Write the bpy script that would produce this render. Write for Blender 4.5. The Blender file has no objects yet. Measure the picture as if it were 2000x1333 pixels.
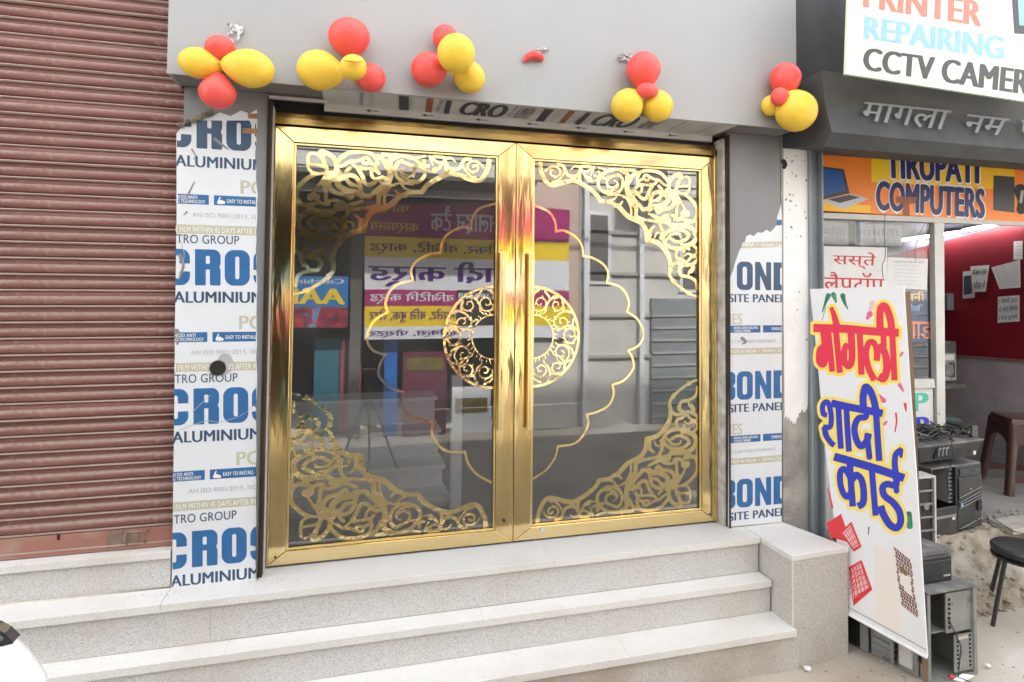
import bpy, bmesh, math, random
import numpy as np
from mathutils import Matrix, Vector, Quaternion
random.seed(7)
S = bpy.context.scene
COL = S.collection
R_ = math.radians

# ------------------------------------------------------------------ camera
F_, PYC = 1175.0, 526.184
def _n(v): return v / np.linalg.norm(v)
_X = _n(np.array([4450.0, 603 - PYC, F_]))
_Z = _n(np.array([303.0, -35000 - PYC, F_])); _Z = _n(_Z - _X * _X.dot(_Z))
_Y = np.cross(_Z, _X)
RM = np.array([_X, _Y, _Z])                      # world = RM @ camera
CAM = np.array([0.40212351, -3.32160198, 1.42124783])
cd = bpy.data.cameras.new('camera'); cam = bpy.data.objects.new('camera', cd); COL.objects.link(cam)
cd.sensor_width = 36; cd.lens = F_ / 2000 * 36; cd.shift_y = (PYC - 666.5) / 2000
cd.clip_start = 0.02; cd.clip_end = 400
m3 = Matrix([[RM[i][0], -RM[i][1], -RM[i][2]] for i in range(3)])
cam.matrix_world = Matrix.Translation(Vector(CAM)) @ m3.to_4x4()
S.camera = cam

# ------------------------------------------------------------------ light
SUN_EL, SUN_AZ = 56.0, 22.0                       # azimuth measured for the sky texture
w = bpy.data.worlds.new('World'); S.world = w; w.use_nodes = True
nt = w.node_tree; bgn = nt.nodes['Background']
sky = nt.nodes.new('ShaderNodeTexSky'); sky.sky_type = 'NISHITA'; sky.sun_disc = False
sky.sun_elevation = R_(SUN_EL); sky.sun_rotation = R_(SUN_AZ); sky.air_density = 1.0; sky.dust_density = 4.0; sky.ozone_density = 0.6
bw = nt.nodes.new('ShaderNodeHueSaturation'); bw.inputs['Saturation'].default_value = .15     # hazy white city sky
nt.links.new(sky.outputs[0], bw.inputs['Color']); nt.links.new(bw.outputs[0], bgn.inputs[0]); bgn.inputs[1].default_value = 0.15
sl = bpy.data.lights.new('sun', 'SUN'); sl.energy = 1.8; sl.angle = R_(1.0); sl.color = (1, .965, .90)
so = bpy.data.objects.new('sun', sl); COL.objects.link(so)
_az = R_(SUN_AZ)
sdir = Vector((math.sin(_az) * math.cos(R_(SUN_EL)), math.cos(_az) * math.cos(R_(SUN_EL)), math.sin(R_(SUN_EL))))
so.rotation_euler = sdir.to_track_quat('Z', 'Y').to_euler()
S.view_settings.view_transform = 'Standard'; S.view_settings.look = 'None'
S.view_settings.exposure = 2.6; S.view_settings.gamma = 1.0
S.view_settings.use_curve_mapping = False
S.cycles.max_bounces = 8; S.cycles.transparent_max_bounces = 12; S.cycles.glossy_bounces = 5
S.cycles.caustics_reflective = False; S.cycles.caustics_refractive = False
S.cycles.sample_clamp_indirect = 6

# ------------------------------------------------------------------ helpers
def ray(px, py): return RM @ np.array([px - 1000.0, py - PYC, F_])
def at(px, py, ax, val):
    d = ray(px, py); t = (val - CAM[ax]) / d[ax]; return Vector(CAM + d * t)
class Pl:                                         # a real plane in the world
    def __init__(s, P, N):
        s.P = np.array(P, float); s.N = _n(np.array(N, float))
        if s.N.dot(CAM - s.P) < 0: s.N = -s.N
    def at(s, px, py, off=0.0):
        if abs(off) < .01: off *= .4
        d = ray(px, py); t = (s.P - CAM).dot(s.N) / d.dot(s.N)
        return Vector(CAM + d * t + s.N * off)
def PY(y): return Pl((0, y, 0), (0, -1, 0))

def tag(o, label=None, cat=None, group=None, kind=None):
    if label: o['label'] = label
    if cat: o['category'] = cat
    if group: o['group'] = group
    if kind: o['kind'] = kind
    return o
def thing(name, label, cat, loc=(0, 0, 0), rz=0.0, group=None):
    o = bpy.data.objects.new(name, None); COL.objects.link(o)
    o.location = loc; o.rotation_euler = (0, 0, rz); o.empty_display_size = .05
    tag(o, label, cat, group); return o
class MB:
    def __init__(s): s.v = []; s.f = []
    def add(s, vs, fs):
        b = len(s.v); s.v += [tuple(v) for v in vs]; s.f += [tuple(b + i for i in f) for f in fs]; return s
    def box(s, x0, x1, y0, y1, z0, z1):
        if x0 > x1: x0, x1 = x1, x0
        if y0 > y1: y0, y1 = y1, y0
        if z0 > z1: z0, z1 = z1, z0
        return s.add([(x0,y0,z0),(x1,y0,z0),(x1,y1,z0),(x0,y1,z0),(x0,y0,z1),(x1,y0,z1),(x1,y1,z1),(x0,y1,z1)],
            [(0,3,2,1),(4,5,6,7),(0,1,5,4),(1,2,6,5),(2,3,7,6),(3,0,4,7)])
    def hexa(s, bot, top):                        # 4 bottom + 4 top points
        return s.add(list(bot) + list(top), [(0,3,2,1),(4,5,6,7),(0,1,5,4),(1,2,6,5),(2,3,7,6),(3,0,4,7)])
    def slab(s, quad, thick, nrm):                # quad front face, extruded backwards along -nrm
        q = [Vector(p) for p in quad]; n = Vector(nrm).normalized() * thick
        b = [p - n for p in q]; k = len(q)
        fs = [tuple(range(k)), tuple(range(2*k-1, k-1, -1))] + [(i, (i+k), (i+1) % k + k, (i+1) % k) for i in range(k)]
        return s.add(q + b, fs)
    def prism(s, poly, ax, a, b):                 # poly of 2D points extruded along axis ax
        def P(p, t):
            return {0: (t, p[0], p[1]), 1: (p[0], t, p[1]), 2: (p[0], p[1], t)}[ax]
        k = len(poly)
        return s.add([P(p, a) for p in poly] + [P(p, b) for p in poly],
            [tuple(range(k)), tuple(range(2*k-1, k-1, -1))] + [(i, i+k, (i+1) % k + k, (i+1) % k) for i in range(k)])
    def tube(s, pts, r, n=8, cap=True):
        pts = [Vector(p) for p in pts]; rr = r if isinstance(r, (list, tuple)) else [r] * len(pts)
        vs = []; up = Vector((0, 0, 1)); prev = None
        for i, p in enumerate(pts):
            d = (pts[min(i+1, len(pts)-1)] - pts[max(i-1, 0)]).normalized()
            if prev is None:
                a = d.cross(up if abs(d.z) < .95 else Vector((1, 0, 0))).normalized()
            else: a = (prev - d * prev.dot(d)).normalized()
            prev = a; b = d.cross(a)
            for k in range(n):
                t = 2 * math.pi * k / n; vs.append(p + (a * math.cos(t) + b * math.sin(t)) * rr[i])
        fs = [(i*n+k, i*n+(k+1) % n, (i+1)*n+(k+1) % n, (i+1)*n+k) for i in range(len(pts)-1) for k in range(n)]
        if cap: fs += [tuple(range(n-1, -1, -1)), tuple(range((len(pts)-1)*n, len(pts)*n))]
        return s.add(vs, fs)
    def lathe(s, prof, c=(0,0,0), n=24, M=None):  # prof (r,z) list
        vs = []
        for r, z in prof:
            for k in range(n):
                t = 2*math.pi*k/n; v = Vector((r*math.cos(t), r*math.sin(t), z))
                if M: v = M @ v
                vs.append(v + Vector(c))
        m = len(prof)
        fs = [(i*n+k, i*n+(k+1) % n, (i+1)*n+(k+1) % n, (i+1)*n+k) for i in range(m-1) for k in range(n)]
        fs += [tuple(range(n-1, -1, -1)), tuple(range((m-1)*n, m*n))]
        return s.add(vs, fs)
def part(name, mb, mat, parent=None, bev=0, smooth=False, label=None, kind=None, loc=None, sub=0):
    me = bpy.data.meshes.new(name)
    off = Vector((0,0,0))
    if parent is not None:
        p = parent
        while p is not None: off += p.location; p = p.parent
        if parent.get('_local'): off = Vector((0,0,0))
    me.from_pydata([tuple(Vector(v) - off) for v in mb.v], [], mb.f); me.validate()
    bm = bmesh.new(); bm.from_mesh(me); bmesh.ops.recalc_face_normals(bm, faces=bm.faces)
    if bev:
        es = [e for e in bm.edges if len(e.link_faces) == 2 and e.calc_face_angle(0) > .5]
        bmesh.ops.bevel(bm, geom=es, offset=bev, segments=2, profile=.6, affect='EDGES', clamp_overlap=True)
    if smooth:
        for f in bm.faces: f.smooth = True
    bm.to_mesh(me); bm.free()
    if smooth:
        try: me.set_sharp_from_angle(angle=R_(38))
        except Exception: pass
    me.materials.append(mat)
    o = bpy.data.objects.new(name, me); COL.objects.link(o)
    if parent is not None: o.parent = parent
    if sub:
        md = o.modifiers.new('sub', 'SUBSURF'); md.levels = md.render_levels = sub
    tag(o, label, kind=kind)
    return o
def flat(name, vs, fs, mat, parent=None, **k):
    mb = MB(); mb.add(vs, fs); return part_nf(name, mb, mat, parent, **k)
def part_nf(name, mb, mat, parent=None, label=None, kind=None):
    me = bpy.data.meshes.new(name); off = Vector((0,0,0)); p = parent
    while p is not None: off += p.location; p = p.parent
    me.from_pydata([tuple(Vector(v) - off) for v in mb.v], [], mb.f); me.validate(); me.materials.append(mat)
    o = bpy.data.objects.new(name, me); COL.objects.link(o)
    if parent is not None: o.parent = parent
    tag(o, label, kind=kind); return o

# --- 2D thick-stroke mesher (union of tapered capsules -> marching squares)
def cat(pts, k=5):
    P = [np.array(p[:2], float) for p in pts]
    if len(P) < 3: return P
    out = []
    Q = [2*P[0]-P[1]] + P + [2*P[-1]-P[-2]]
    for i in range(1, len(Q)-2):
        p0, p1, p2, p3 = Q[i-1], Q[i], Q[i+1], Q[i+2]
        for j in range(k):
            t = j / k
            out.append(.5*((2*p1)+(-p0+p2)*t+(2*p0-5*p1+4*p2-p3)*t*t+(-p0+3*p1-3*p2+p3)*t**3))
    out.append(P[-1]); return out
def sdf_mesh(strokes, step, grow=0.0, holes=(), butt=False):
    """strokes: list of (points, r0, r1)"""
    segs = []; caps = []
    for pts, r0, r1 in strokes:
        n = len(pts) - 1
        if n == 0: segs.append((*pts[0], *pts[0], r0, r0)); caps.append([]); continue
        for i in range(n):
            a = r0 + (r1-r0)*i/n; b = r0 + (r1-r0)*(i+1)/n
            segs.append((*pts[i], *pts[i+1], a, b)); caps.append([])
            if butt:
                for E_, I_, rr_ in ((0, 1, r0), (-1, -2, r1)):
                    pe_ = np.array(pts[E_]); mid = (np.array(pts[i])+np.array(pts[i+1]))/2
                    if np.hypot(*(mid-pe_)) < rr_*1.3:
                        q_ = next((np.array(p) for p in (pts if E_ == 0 else pts[::-1]) if np.hypot(*(np.array(p)-pe_)) > rr_*.6), np.array(pts[I_]))
                        o_ = (pe_-q_)/max(np.hypot(*(pe_-q_)), 1e-9); caps[-1].append((pe_[0], pe_[1], o_[0], o_[1], rr_*.35))
    A = np.array(segs, float); mr = A[:, 4:].max() + grow + step*2
    x0, x1 = min(A[:,0].min(), A[:,2].min())-mr, max(A[:,0].max(), A[:,2].max())+mr
    y0, y1 = min(A[:,1].min(), A[:,3].min())-mr, max(A[:,1].max(), A[:,3].max())+mr
    nx, ny = int((x1-x0)/step)+2, int((y1-y0)/step)+2
    D = np.full((ny, nx), 1e6)
    def acc(A, D, g, caps=None):
        for si, (ax, ay, bx, by, ra, rb) in enumerate(A):
            m = max(ra, rb)+g+2*step
            i0, i1 = max(int((min(ax,bx)-m-x0)/step), 0), min(int((max(ax,bx)+m-x0)/step)+2, nx)
            j0, j1 = max(int((min(ay,by)-m-y0)/step), 0), min(int((max(ay,by)+m-y0)/step)+2, ny)
            if i1 <= i0 or j1 <= j0: continue
            X = x0+np.arange(i0, i1)*step; Y = (y0+np.arange(j0, j1)*step)[:, None]
            dx, dy = bx-ax, by-ay; L = dx*dx+dy*dy
            t = np.clip(((X-ax)*dx+(Y-ay)*dy)/L, 0, 1) if L > 1e-12 else np.zeros((j1-j0, i1-i0))
            d = np.hypot(X-(ax+dx*t), Y-(ay+dy*t))-(ra+(rb-ra)*t)-g
            if caps:
                for ex, ey, ox, oy, cr in caps[si]: d = np.maximum(d, (X-ex)*ox+(Y-ey)*oy-cr-g)
            D[j0:j1, i0:i1] = np.minimum(D[j0:j1, i0:i1], d)
    acc(A, D, grow, caps)
    if holes:
        H = []
        for pts, r0, r1 in holes:
            for i in range(max(len(pts)-1, 1)):
                j = min(i+1, len(pts)-1); H.append((*pts[i], *pts[j], r0, r1))
        DH = np.full((ny, nx), 1e6); acc(H, DH, 0); D = np.maximum(D, -DH)
    return march(D, x0, y0, step)
def rbox_mesh(ops, step, strokes=()):
    x0 = min(o[1] for o in ops)-3; x1 = max(o[2] for o in ops)+3; y0 = min(o[3] for o in ops)-3; y1 = max(o[4] for o in ops)+3
    X = np.arange(x0, x1+step, step); Y = np.arange(y0, y1+step, step)[:, None]; D = np.full((len(Y), len(X)), 1e6)
    def rb(a, b, c, d, r):
        cx, cy, hx, hy = (a+b)/2, (c+d)/2, (b-a)/2-r, (d-c)/2-r
        qx, qy = np.abs(X-cx)-hx, np.abs(Y-cy)-hy
        return np.hypot(np.maximum(qx, 0), np.maximum(qy, 0))+np.minimum(np.maximum(qx, qy), 0)-r
    for op_, a, b, c, d, r in ops:
        e = rb(a, b, c, d, r)
        D = np.minimum(D, e) if op_ == '+' else np.maximum(D, -e)
    for (ax, ay), (bx, by), r, lim in strokes:
        dx, dy = bx-ax, by-ay; t = np.clip(((X-ax)*dx+(Y-ay)*dy)/(dx*dx+dy*dy), 0, 1)
        e = np.hypot(X-(ax+dx*t), Y-(ay+dy*t))-r; e = np.maximum(e, rb(*lim, 0)); D = np.minimum(D, e)
    return march(D, x0, y0, step)
def march(D, x0, y0, step):
    ny, nx = D.shape
    I = D < 0
    c = I[:-1,:-1].astype(int)+I[:-1,1:]+I[1:,:-1]+I[1:,1:]
    vs, fs, vid = [], [], {}
    def V(key, x, y):
        if key not in vid: vid[key] = len(vs); vs.append((x, y))
        return vid[key]
    full = c == 4
    for j in range(ny-1):
        row = full[j]; i = 0
        if not row.any(): continue
        idx = np.flatnonzero(np.diff(np.concatenate(([0], row.view(np.int8), [0]))))
        for a, b in zip(idx[::2], idx[1::2]):
            X0, X1, Y0, Y1 = x0+a*step, x0+b*step, y0+j*step, y0+(j+1)*step
            fs.append((V((a,j),X0,Y0), V((b,j),X1,Y0), V((b,j+1),X1,Y1), V((a,j+1),X0,Y1)))
    for j, i in zip(*np.nonzero((c > 0) & (c < 4))):
        cs = [(i,j),(i+1,j),(i+1,j+1),(i,j+1)]; poly = []
        for k in range(4):
            (a,b), (p,q) = cs[k], cs[(k+1) % 4]
            da, dp = D[b,a], D[q,p]
            if da < 0: poly.append(V((a,b), x0+a*step, y0+b*step))
            if (da < 0) != (dp < 0):
                t = min(max(da/(da-dp), .02), .98)
                key = ('e', min((a,b),(p,q)), max((a,b),(p,q)))
                poly.append(V(key, x0+(a+(p-a)*t)*step, y0+(b+(q-b)*t)*step))
        if len(poly) > 2: fs.append(tuple(poly))
    return vs, fs
def px_strokes(strokes, k=5):
    return [(cat(p, k), a, b) for p, a, b in strokes]
def flat_px(name, strokes, plane, off, step, mat, parent=None, grow=0, raw=False, holes=(), butt=False, **k):
    st = strokes if raw else px_strokes(strokes)
    v, f = sdf_mesh(st, step, grow, holes=px_strokes(holes), butt=butt)
    return flat(name, [plane.at(x, y, off) for x, y in v], f, mat, parent, **k)

# --- text: glyph outlines filled and mapped on a quad (TL,TR,BR,BL in photograph pixels) of a real plane
_tc = {}
def text_geo(body, res=4):
    key = body
    if key in _tc: return _tc[key]
    c = bpy.data.curves.new('t', 'FONT'); c.body = body; c.resolution_u = res; c.space_character = 1.04
    o = bpy.data.objects.new('t', c); COL.objects.link(o)
    bpy.context.view_layer.update()
    dg = bpy.context.evaluated_depsgraph_get(); ev = o.evaluated_get(dg); m = ev.to_mesh()
    V = [(v.co.x, v.co.y) for v in m.vertices]; Fc = [tuple(p.vertices) for p in m.polygons]
    ev.to_mesh_clear(); bpy.data.objects.remove(o); bpy.data.curves.remove(c)
    if not V: V = [(0,0),(1,0),(1,1)]; Fc = [(0,1,2)]
    xs = [v[0] for v in V]; ys = [v[1] for v in V]
    x0, x1, y0, y1 = min(xs), max(xs), min(ys), max(ys)
    r = ([((x-x0)/(x1-x0), (y-y0)/(y1-y0)) for x, y in V], Fc, (x1-x0), (y1-y0)); _tc[key] = r; return r
def thick(body, bold, ring=False, hx=1.0):
    """glyphs struck several times, slightly apart: (u, v, layer) and faces"""
    V, Fc, W, H = text_geo(body)
    if not bold: return [(u, v, 0) for u, v in V], Fc
    sh = [(math.cos(a), math.sin(a)) for a in [i*math.pi/4 for i in range(8)]] if ring else [(-1, 0), (0, 0), (1, 0)]
    vs, fs = [], []
    for k, (a, c) in enumerate(sh):
        b = len(vs); vs += [(u+a*bold*.8*hx/W, v+c*bold*.8/H, k) for u, v in V]; fs += [tuple(b+i for i in f) for f in Fc]
    return vs, fs
def quadlerp(q, u, v):                            # q TL,TR,BR,BL ; v up
    TL, TR, BR, BL = q
    a = (BL[0]+(BR[0]-BL[0])*u, BL[1]+(BR[1]-BL[1])*u); b = (TL[0]+(TR[0]-TL[0])*u, TL[1]+(TR[1]-TL[1])*u)
    return (a[0]+(b[0]-a[0])*v, a[1]+(b[1]-a[1])*v)
def text_px(body, q, plane, off, mat, parent, bold=.0, name='lettering', ring=False, hx=1.0):
    V, Fc = thick(body, bold, ring, hx)
    return flat(name, [plane.at(*quadlerp(q, u, v), off+k*.0002) for u, v, k in V], Fc, mat, parent)
def flat_clip(name, P, vs, Fc, clip, mat, parent):
    """clip = (x0,x1,y0,y1) in pixel space; polygons are cut with bisect planes in 3D"""
    bm = bmesh.new(); bv = [bm.verts.new((p[0], p[1], p[2] if len(p) > 2 else 0)) for p in P]
    for f in Fc:
        try: bm.faces.new([bv[i] for i in f])
        except ValueError: pass
    for ax, val, sgn in ((0, clip[0], -1), (0, clip[1], 1), (1, clip[2], -1), (1, clip[3], 1)):
        if val is None: continue
        co = Vector((val if ax == 0 else 0, val if ax == 1 else 0, 0)); no = Vector((sgn if ax == 0 else 0, sgn if ax == 1 else 0, 0))
        bmesh.ops.bisect_plane(bm, geom=bm.verts[:]+bm.edges[:]+bm.faces[:], plane_co=co, plane_no=no, clear_outer=True)
    return bm
def text_clip(body, q, plane, off, mat, parent, bold=0., clip=None, name='lettering'):
    V, Fc = thick(body, bold); P = [(*quadlerp(q, u, v), k*.0002) for u, v, k in V]
    bm = flat_clip(name, P, None, Fc, clip, mat, parent)
    bm.verts.ensure_lookup_table(); bm.verts.index_update()
    vs = [plane.at(v.co.x, v.co.y, off+v.co.z) for v in bm.verts]; fs = [tuple(v.index for v in f.verts) for f in bm.faces]; bm.free()
    if not fs: return None
    return flat(name, vs, fs, mat, parent)
def text_w(body, o, ux, uz, w, h, mat, parent, bold=0., name='lettering'):
    V, Fc = thick(body, bold); o = Vector(o); ux = Vector(ux); uz = Vector(uz); n = uz.cross(ux)
    if n.y < 0: n = -n
    return flat(name, [o + ux*(u*w) + uz*(v*h) + n*(k*.0004) for u, v, k in V], Fc, mat, parent)
def quad_px(name, q, plane, off, mat, parent, **k):
    return flat(name, [plane.at(x, y, off) for x, y in q], [tuple(range(len(q)))], mat, parent, **k)

# ------------------------------------------------------------------ materials
def srgb(r, g, b):
    f = lambda c: (c/255/12.92 if c/255 <= .04045 else ((c/255+.055)/1.055)**2.4)
    return (f(r), f(g), f(b))
def mat(name, col, rough=.6, metal=0., col2=None, scale=6., amt=.5, detail=4., bump=0., bscale=60., stretch=(1,1,1),
        spec=.5, sss=0., emit=None, estr=0., coat=0., col3=None, scale3=1.5, lo3=.5, hi3=.65, bstretch=None, lo=.35, hi=.65, rough2=None, dust=None, dustk=.8):
    m = bpy.data.materials.new(name); m.use_nodes = True; t = m.node_tree; b = t.nodes['Principled BSDF']
    b.inputs['Base Color'].default_value = (*col, 1); b.inputs['Roughness'].default_value = rough; b.inputs['Metallic'].default_value = metal
    b.inputs['Specular IOR Level'].default_value = spec
    if coat: b.inputs['Coat Weight'].default_value = coat; b.inputs['Coat Roughness'].default_value = .12
    if sss: b.inputs['Subsurface Weight'].default_value = sss; b.inputs['Subsurface Radius'].default_value = (.05, .02, .01); b.inputs['Subsurface Scale'].default_value = .5
    if emit: b.inputs['Emission Color'].default_value = (*emit, 1); b.inputs['Emission Strength'].default_value = estr
    tc = t.nodes.new('ShaderNodeTexCoord')
    def noise(sc, st, dt=4., out='Object'):
        mp = t.nodes.new('ShaderNodeMapping'); mp.inputs['Scale'].default_value = st; t.links.new(tc.outputs[out], mp.inputs[0])
        n = t.nodes.new('ShaderNodeTexNoise'); n.inputs['Scale'].default_value = sc; n.inputs['Detail'].default_value = dt
        t.links.new(mp.outputs[0], n.inputs[0]); return n
    def ramp(n, a, c):
        r = t.nodes.new('ShaderNodeMapRange'); r.inputs[1].default_value = a; r.inputs[2].default_value = c
        t.links.new(n.outputs[0], r.inputs[0]); return r
    cur = None
    if col2:
        n = noise(scale, stretch, detail); r = ramp(n, lo, hi)
        mx = t.nodes.new('ShaderNodeMix'); mx.data_type = 'RGBA'; mx.inputs[6].default_value = (*col, 1); mx.inputs[7].default_value = (*col2, 1)
        mm = t.nodes.new('ShaderNodeMath'); mm.operation = 'MULTIPLY'; mm.inputs[1].default_value = amt
        t.links.new(r.outputs[0], mm.inputs[0]); t.links.new(mm.outputs[0], mx.inputs[0]); cur = mx.outputs[2]
        if rough2 is not None:
            rr = t.nodes.new('ShaderNodeMapRange'); rr.inputs[3].default_value = rough; rr.inputs[4].default_value = rough2
            t.links.new(mm.outputs[0], rr.inputs[0]); t.links.new(rr.outputs[0], b.inputs['Roughness'])
    if col3:
        n = noise(scale3, (1,1,1), 5.); r = ramp(n, lo3, hi3)
        mx = t.nodes.new('ShaderNodeMix'); mx.data_type = 'RGBA'; mx.inputs[7].default_value = (*col3, 1)
        if cur: t.links.new(cur, mx.inputs[6])
        else: mx.inputs[6].default_value = (*col, 1)
        t.links.new(r.outputs[0], mx.inputs[0]); cur = mx.outputs[2]
    if dust:                                        # dust settled on faces that look up
        ge = t.nodes.new('ShaderNodeNewGeometry'); sx = t.nodes.new('ShaderNodeSeparateXYZ'); t.links.new(ge.outputs['Normal'], sx.inputs[0])
        n = noise(40., (1,1,1), 4.); r = t.nodes.new('ShaderNodeMapRange'); r.inputs[1].default_value = .05; r.inputs[2].default_value = .75; r.inputs[4].default_value = dustk
        t.links.new(sx.outputs[2], r.inputs[0]); m2 = t.nodes.new('ShaderNodeMath'); m2.operation = 'MULTIPLY'; r2 = ramp(n, .2, .6); t.links.new(r.outputs[0], m2.inputs[0]); t.links.new(r2.outputs[0], m2.inputs[1])
        mx = t.nodes.new('ShaderNodeMix'); mx.data_type = 'RGBA'; mx.inputs[7].default_value = (*dust, 1)
        if cur: t.links.new(cur, mx.inputs[6])
        else: mx.inputs[6].default_value = (*col, 1)
        t.links.new(m2.outputs[0], mx.inputs[0]); cur = mx.outputs[2]
    if cur: t.links.new(cur, b.inputs['Base Color'])
    if bump:
        n = noise(bscale, bstretch or stretch, 3.); bp = t.nodes.new('ShaderNodeBump'); bp.inputs['Strength'].default_value = bump; bp.inputs['Distance'].default_value = .01
        t.links.new(n.outputs[0], bp.inputs['Height']); t.links.new(bp.outputs[0], b.inputs['Normal'])
    return m
def granite(name, base, specks, sc=230., dark=.25, stain=None):
    m = bpy.data.materials.new(name); m.use_nodes = True; t = m.node_tree; b = t.nodes['Principled BSDF']
    b.inputs['Roughness'].default_value = .55
    tc = t.nodes.new('ShaderNodeTexCoord')
    v = t.nodes.new('ShaderNodeTexVoronoi'); v.inputs['Scale'].default_value = sc; t.links.new(tc.outputs['Object'], v.inputs[0])
    sp = t.nodes.new('ShaderNodeSeparateColor'); t.links.new(v.outputs['Color'], sp.inputs[0])
    cr = t.nodes.new('ShaderNodeValToRGB'); cr.color_ramp.interpolation = 'CONSTANT'; el = cr.color_ramp.elements
    el[0].position = 0; el[0].color = (*specks[0], 1); el[1].position = dark*.4; el[1].color = (*specks[1], 1)
    e = el.new(dark); e.color = (*base, 1); e = el.new(.72); e.color = (*specks[2], 1); e = el.new(.9); e.color = (*specks[3], 1)
    t.links.new(sp.outputs[0], cr.inputs[0])
    n = t.nodes.new('ShaderNodeTexNoise'); n.inputs['Scale'].default_value = 2.2; n.inputs['Detail'].default_value = 7; t.links.new(tc.outputs['Object'], n.inputs[0])
    r = t.nodes.new('ShaderNodeMapRange'); r.inputs[1].default_value = .48; r.inputs[2].default_value = .72; r.inputs[4].default_value = .60 if stain else .34
    t.links.new(n.outputs[0], r.inputs[0])
    mx = t.nodes.new('ShaderNodeMix'); mx.data_type = 'RGBA'; t.links.new(cr.outputs[0], mx.inputs[6]); mx.inputs[7].default_value = (*(stain or (.50,.44,.36)), 1)
    t.links.new(r.outputs[0], mx.inputs[0]); t.links.new(mx.outputs[2], b.inputs['Base Color'])
    n2 = t.nodes.new('ShaderNodeTexNoise'); n2.inputs['Scale'].default_value = 150; t.links.new(tc.outputs['Object'], n2.inputs[0])
    bp = t.nodes.new('ShaderNodeBump'); bp.inputs['Strength'].default_value = .15; bp.inputs['Distance'].default_value = .003
    t.links.new(n2.outputs[0], bp.inputs['Height']); t.links.new(bp.outputs[0], b.inputs['Normal'])
    return m
def glass_mat(name, tint, refl=.22, rough=.0, wav=0.0, haze=.02, rmax=1.0):
    m = bpy.data.materials.new(name); m.use_nodes = True; t = m.node_tree; t.nodes.clear()
    o = t.nodes.new('ShaderNodeOutputMaterial'); mx = t.nodes.new('ShaderNodeMixShader')
    tr = t.nodes.new('ShaderNodeBsdfTransparent'); tr.inputs[0].default_value = (*tint, 1)
    gl = t.nodes.new('ShaderNodeBsdfGlossy'); gl.inputs['Roughness'].default_value = rough; gl.inputs[0].default_value = (1,1,1,1)
    lw = t.nodes.new('ShaderNodeLayerWeight'); lw.inputs[0].default_value = .35
    mr = t.nodes.new('ShaderNodeMapRange'); mr.inputs[3].default_value = refl; mr.inputs[4].default_value = rmax
    t.links.new(lw.outputs['Fresnel'], mr.inputs[0]); t.links.new(mr.outputs[0], mx.inputs[0])
    t.links.new(tr.outputs[0], mx.inputs[1]); t.links.new(gl.outputs[0], mx.inputs[2])
    df = t.nodes.new('ShaderNodeBsdfDiffuse'); df.inputs[0].default_value = (.7,.69,.66,1); m3_ = t.nodes.new('ShaderNodeMixShader')
    tc0 = t.nodes.new('ShaderNodeTexCoord'); n0 = t.nodes.new('ShaderNodeTexNoise'); n0.inputs['Scale'].default_value = 3.; n0.inputs['Detail'].default_value = 8.
    r0 = t.nodes.new('ShaderNodeMapRange'); r0.inputs[1].default_value = .35; r0.inputs[2].default_value = .75; r0.inputs[3].default_value = haze*.5; r0.inputs[4].default_value = haze*1.8
    t.links.new(tc0.outputs['Object'], n0.inputs[0]); t.links.new(n0.outputs[0], r0.inputs[0]); t.links.new(r0.outputs[0], m3_.inputs[0])
    t.links.new(mx.outputs[0], m3_.inputs[1]); t.links.new(df.outputs[0], m3_.inputs[2]); t.links.new(m3_.outputs[0], o.inputs[0])
    if wav:
        tc = t.nodes.new('ShaderNodeTexCoord'); n = t.nodes.new('ShaderNodeTexNoise'); n.inputs['Scale'].default_value = 2.0; n.inputs['Detail'].default_value = 1
        t.links.new(tc.outputs['Object'], n.inputs[0]); bp = t.nodes.new('ShaderNodeBump'); bp.inputs['Strength'].default_value = wav; bp.inputs['Distance'].default_value = .01
        t.links.new(n.outputs[0], bp.inputs['Height']); t.links.new(bp.outputs[0], gl.inputs['Normal'])
    return m
M = {}
M['grey_acp'] = mat('grey aluminium composite', (.39,.395,.39), .42, 0, (.35,.355,.352), 1.4, .8, bump=.12, bscale=1.6, stretch=(1,1,.6), col3=(.26,.255,.245), scale3=22, lo3=.72, hi3=.8)
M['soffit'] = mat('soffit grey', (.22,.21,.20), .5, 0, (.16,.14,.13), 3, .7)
M['grey_panel'] = mat('grey panel under film', (.235,.24,.245), .45, 0, (.20,.20,.205), 2, .6)
M['film'] = mat('white protective film', (.74,.77,.80), .38, 0, (.67,.695,.715), 3.5, .5, bump=.35, bscale=6, spec=.4)
M['blue'] = mat('film blue print', srgb(52,110,165), .4, 0, srgb(44,92,145), 7, .6)
M['navy'] = mat('film navy print', srgb(52,84,118), .4, 0, srgb(62,70,86), 6, .6)
M['beige_p'] = mat('film beige print', srgb(190,186,160), .45, 0, srgb(200,200,182), 4, .5)
M['grey_p'] = mat('film small grey print', srgb(176,178,180), .5)
M['white_p'] = mat('white print', (.82,.83,.82), .45)
M['dirt'] = mat('brown dirt', (.14,.11,.085), .9, 0, (.30,.25,.19), 30, .8, bump=.6, bscale=60)
M['silver_film'] = mat('dusty silver soffit film', (.66,.65,.61), .45, 0, (.50,.48,.45), 5, .7, bump=.1, bscale=12)
M['dark_p'] = mat('dark print', (.045,.05,.065), .5)
M['rust_p'] = mat('rust red print', (.33,.10,.05), .5)
M['brass'] = mat('polished brass sheet', (.90,.71,.36), .10, 1., (.66,.45,.18), 5, .7, bump=.5, bscale=5.5, bstretch=(2.2,1.6,.30), stretch=(2,2,.3), rough2=.16)
M['brass_h'] = mat('polished brass sheet, horizontal rails', (.90,.72,.38), .11, 1., (.74,.53,.22), 4, .7, bump=.45, bscale=3.0, bstretch=(.3,1.6,2.0), stretch=(.4,2,2), rough2=.17)
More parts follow.
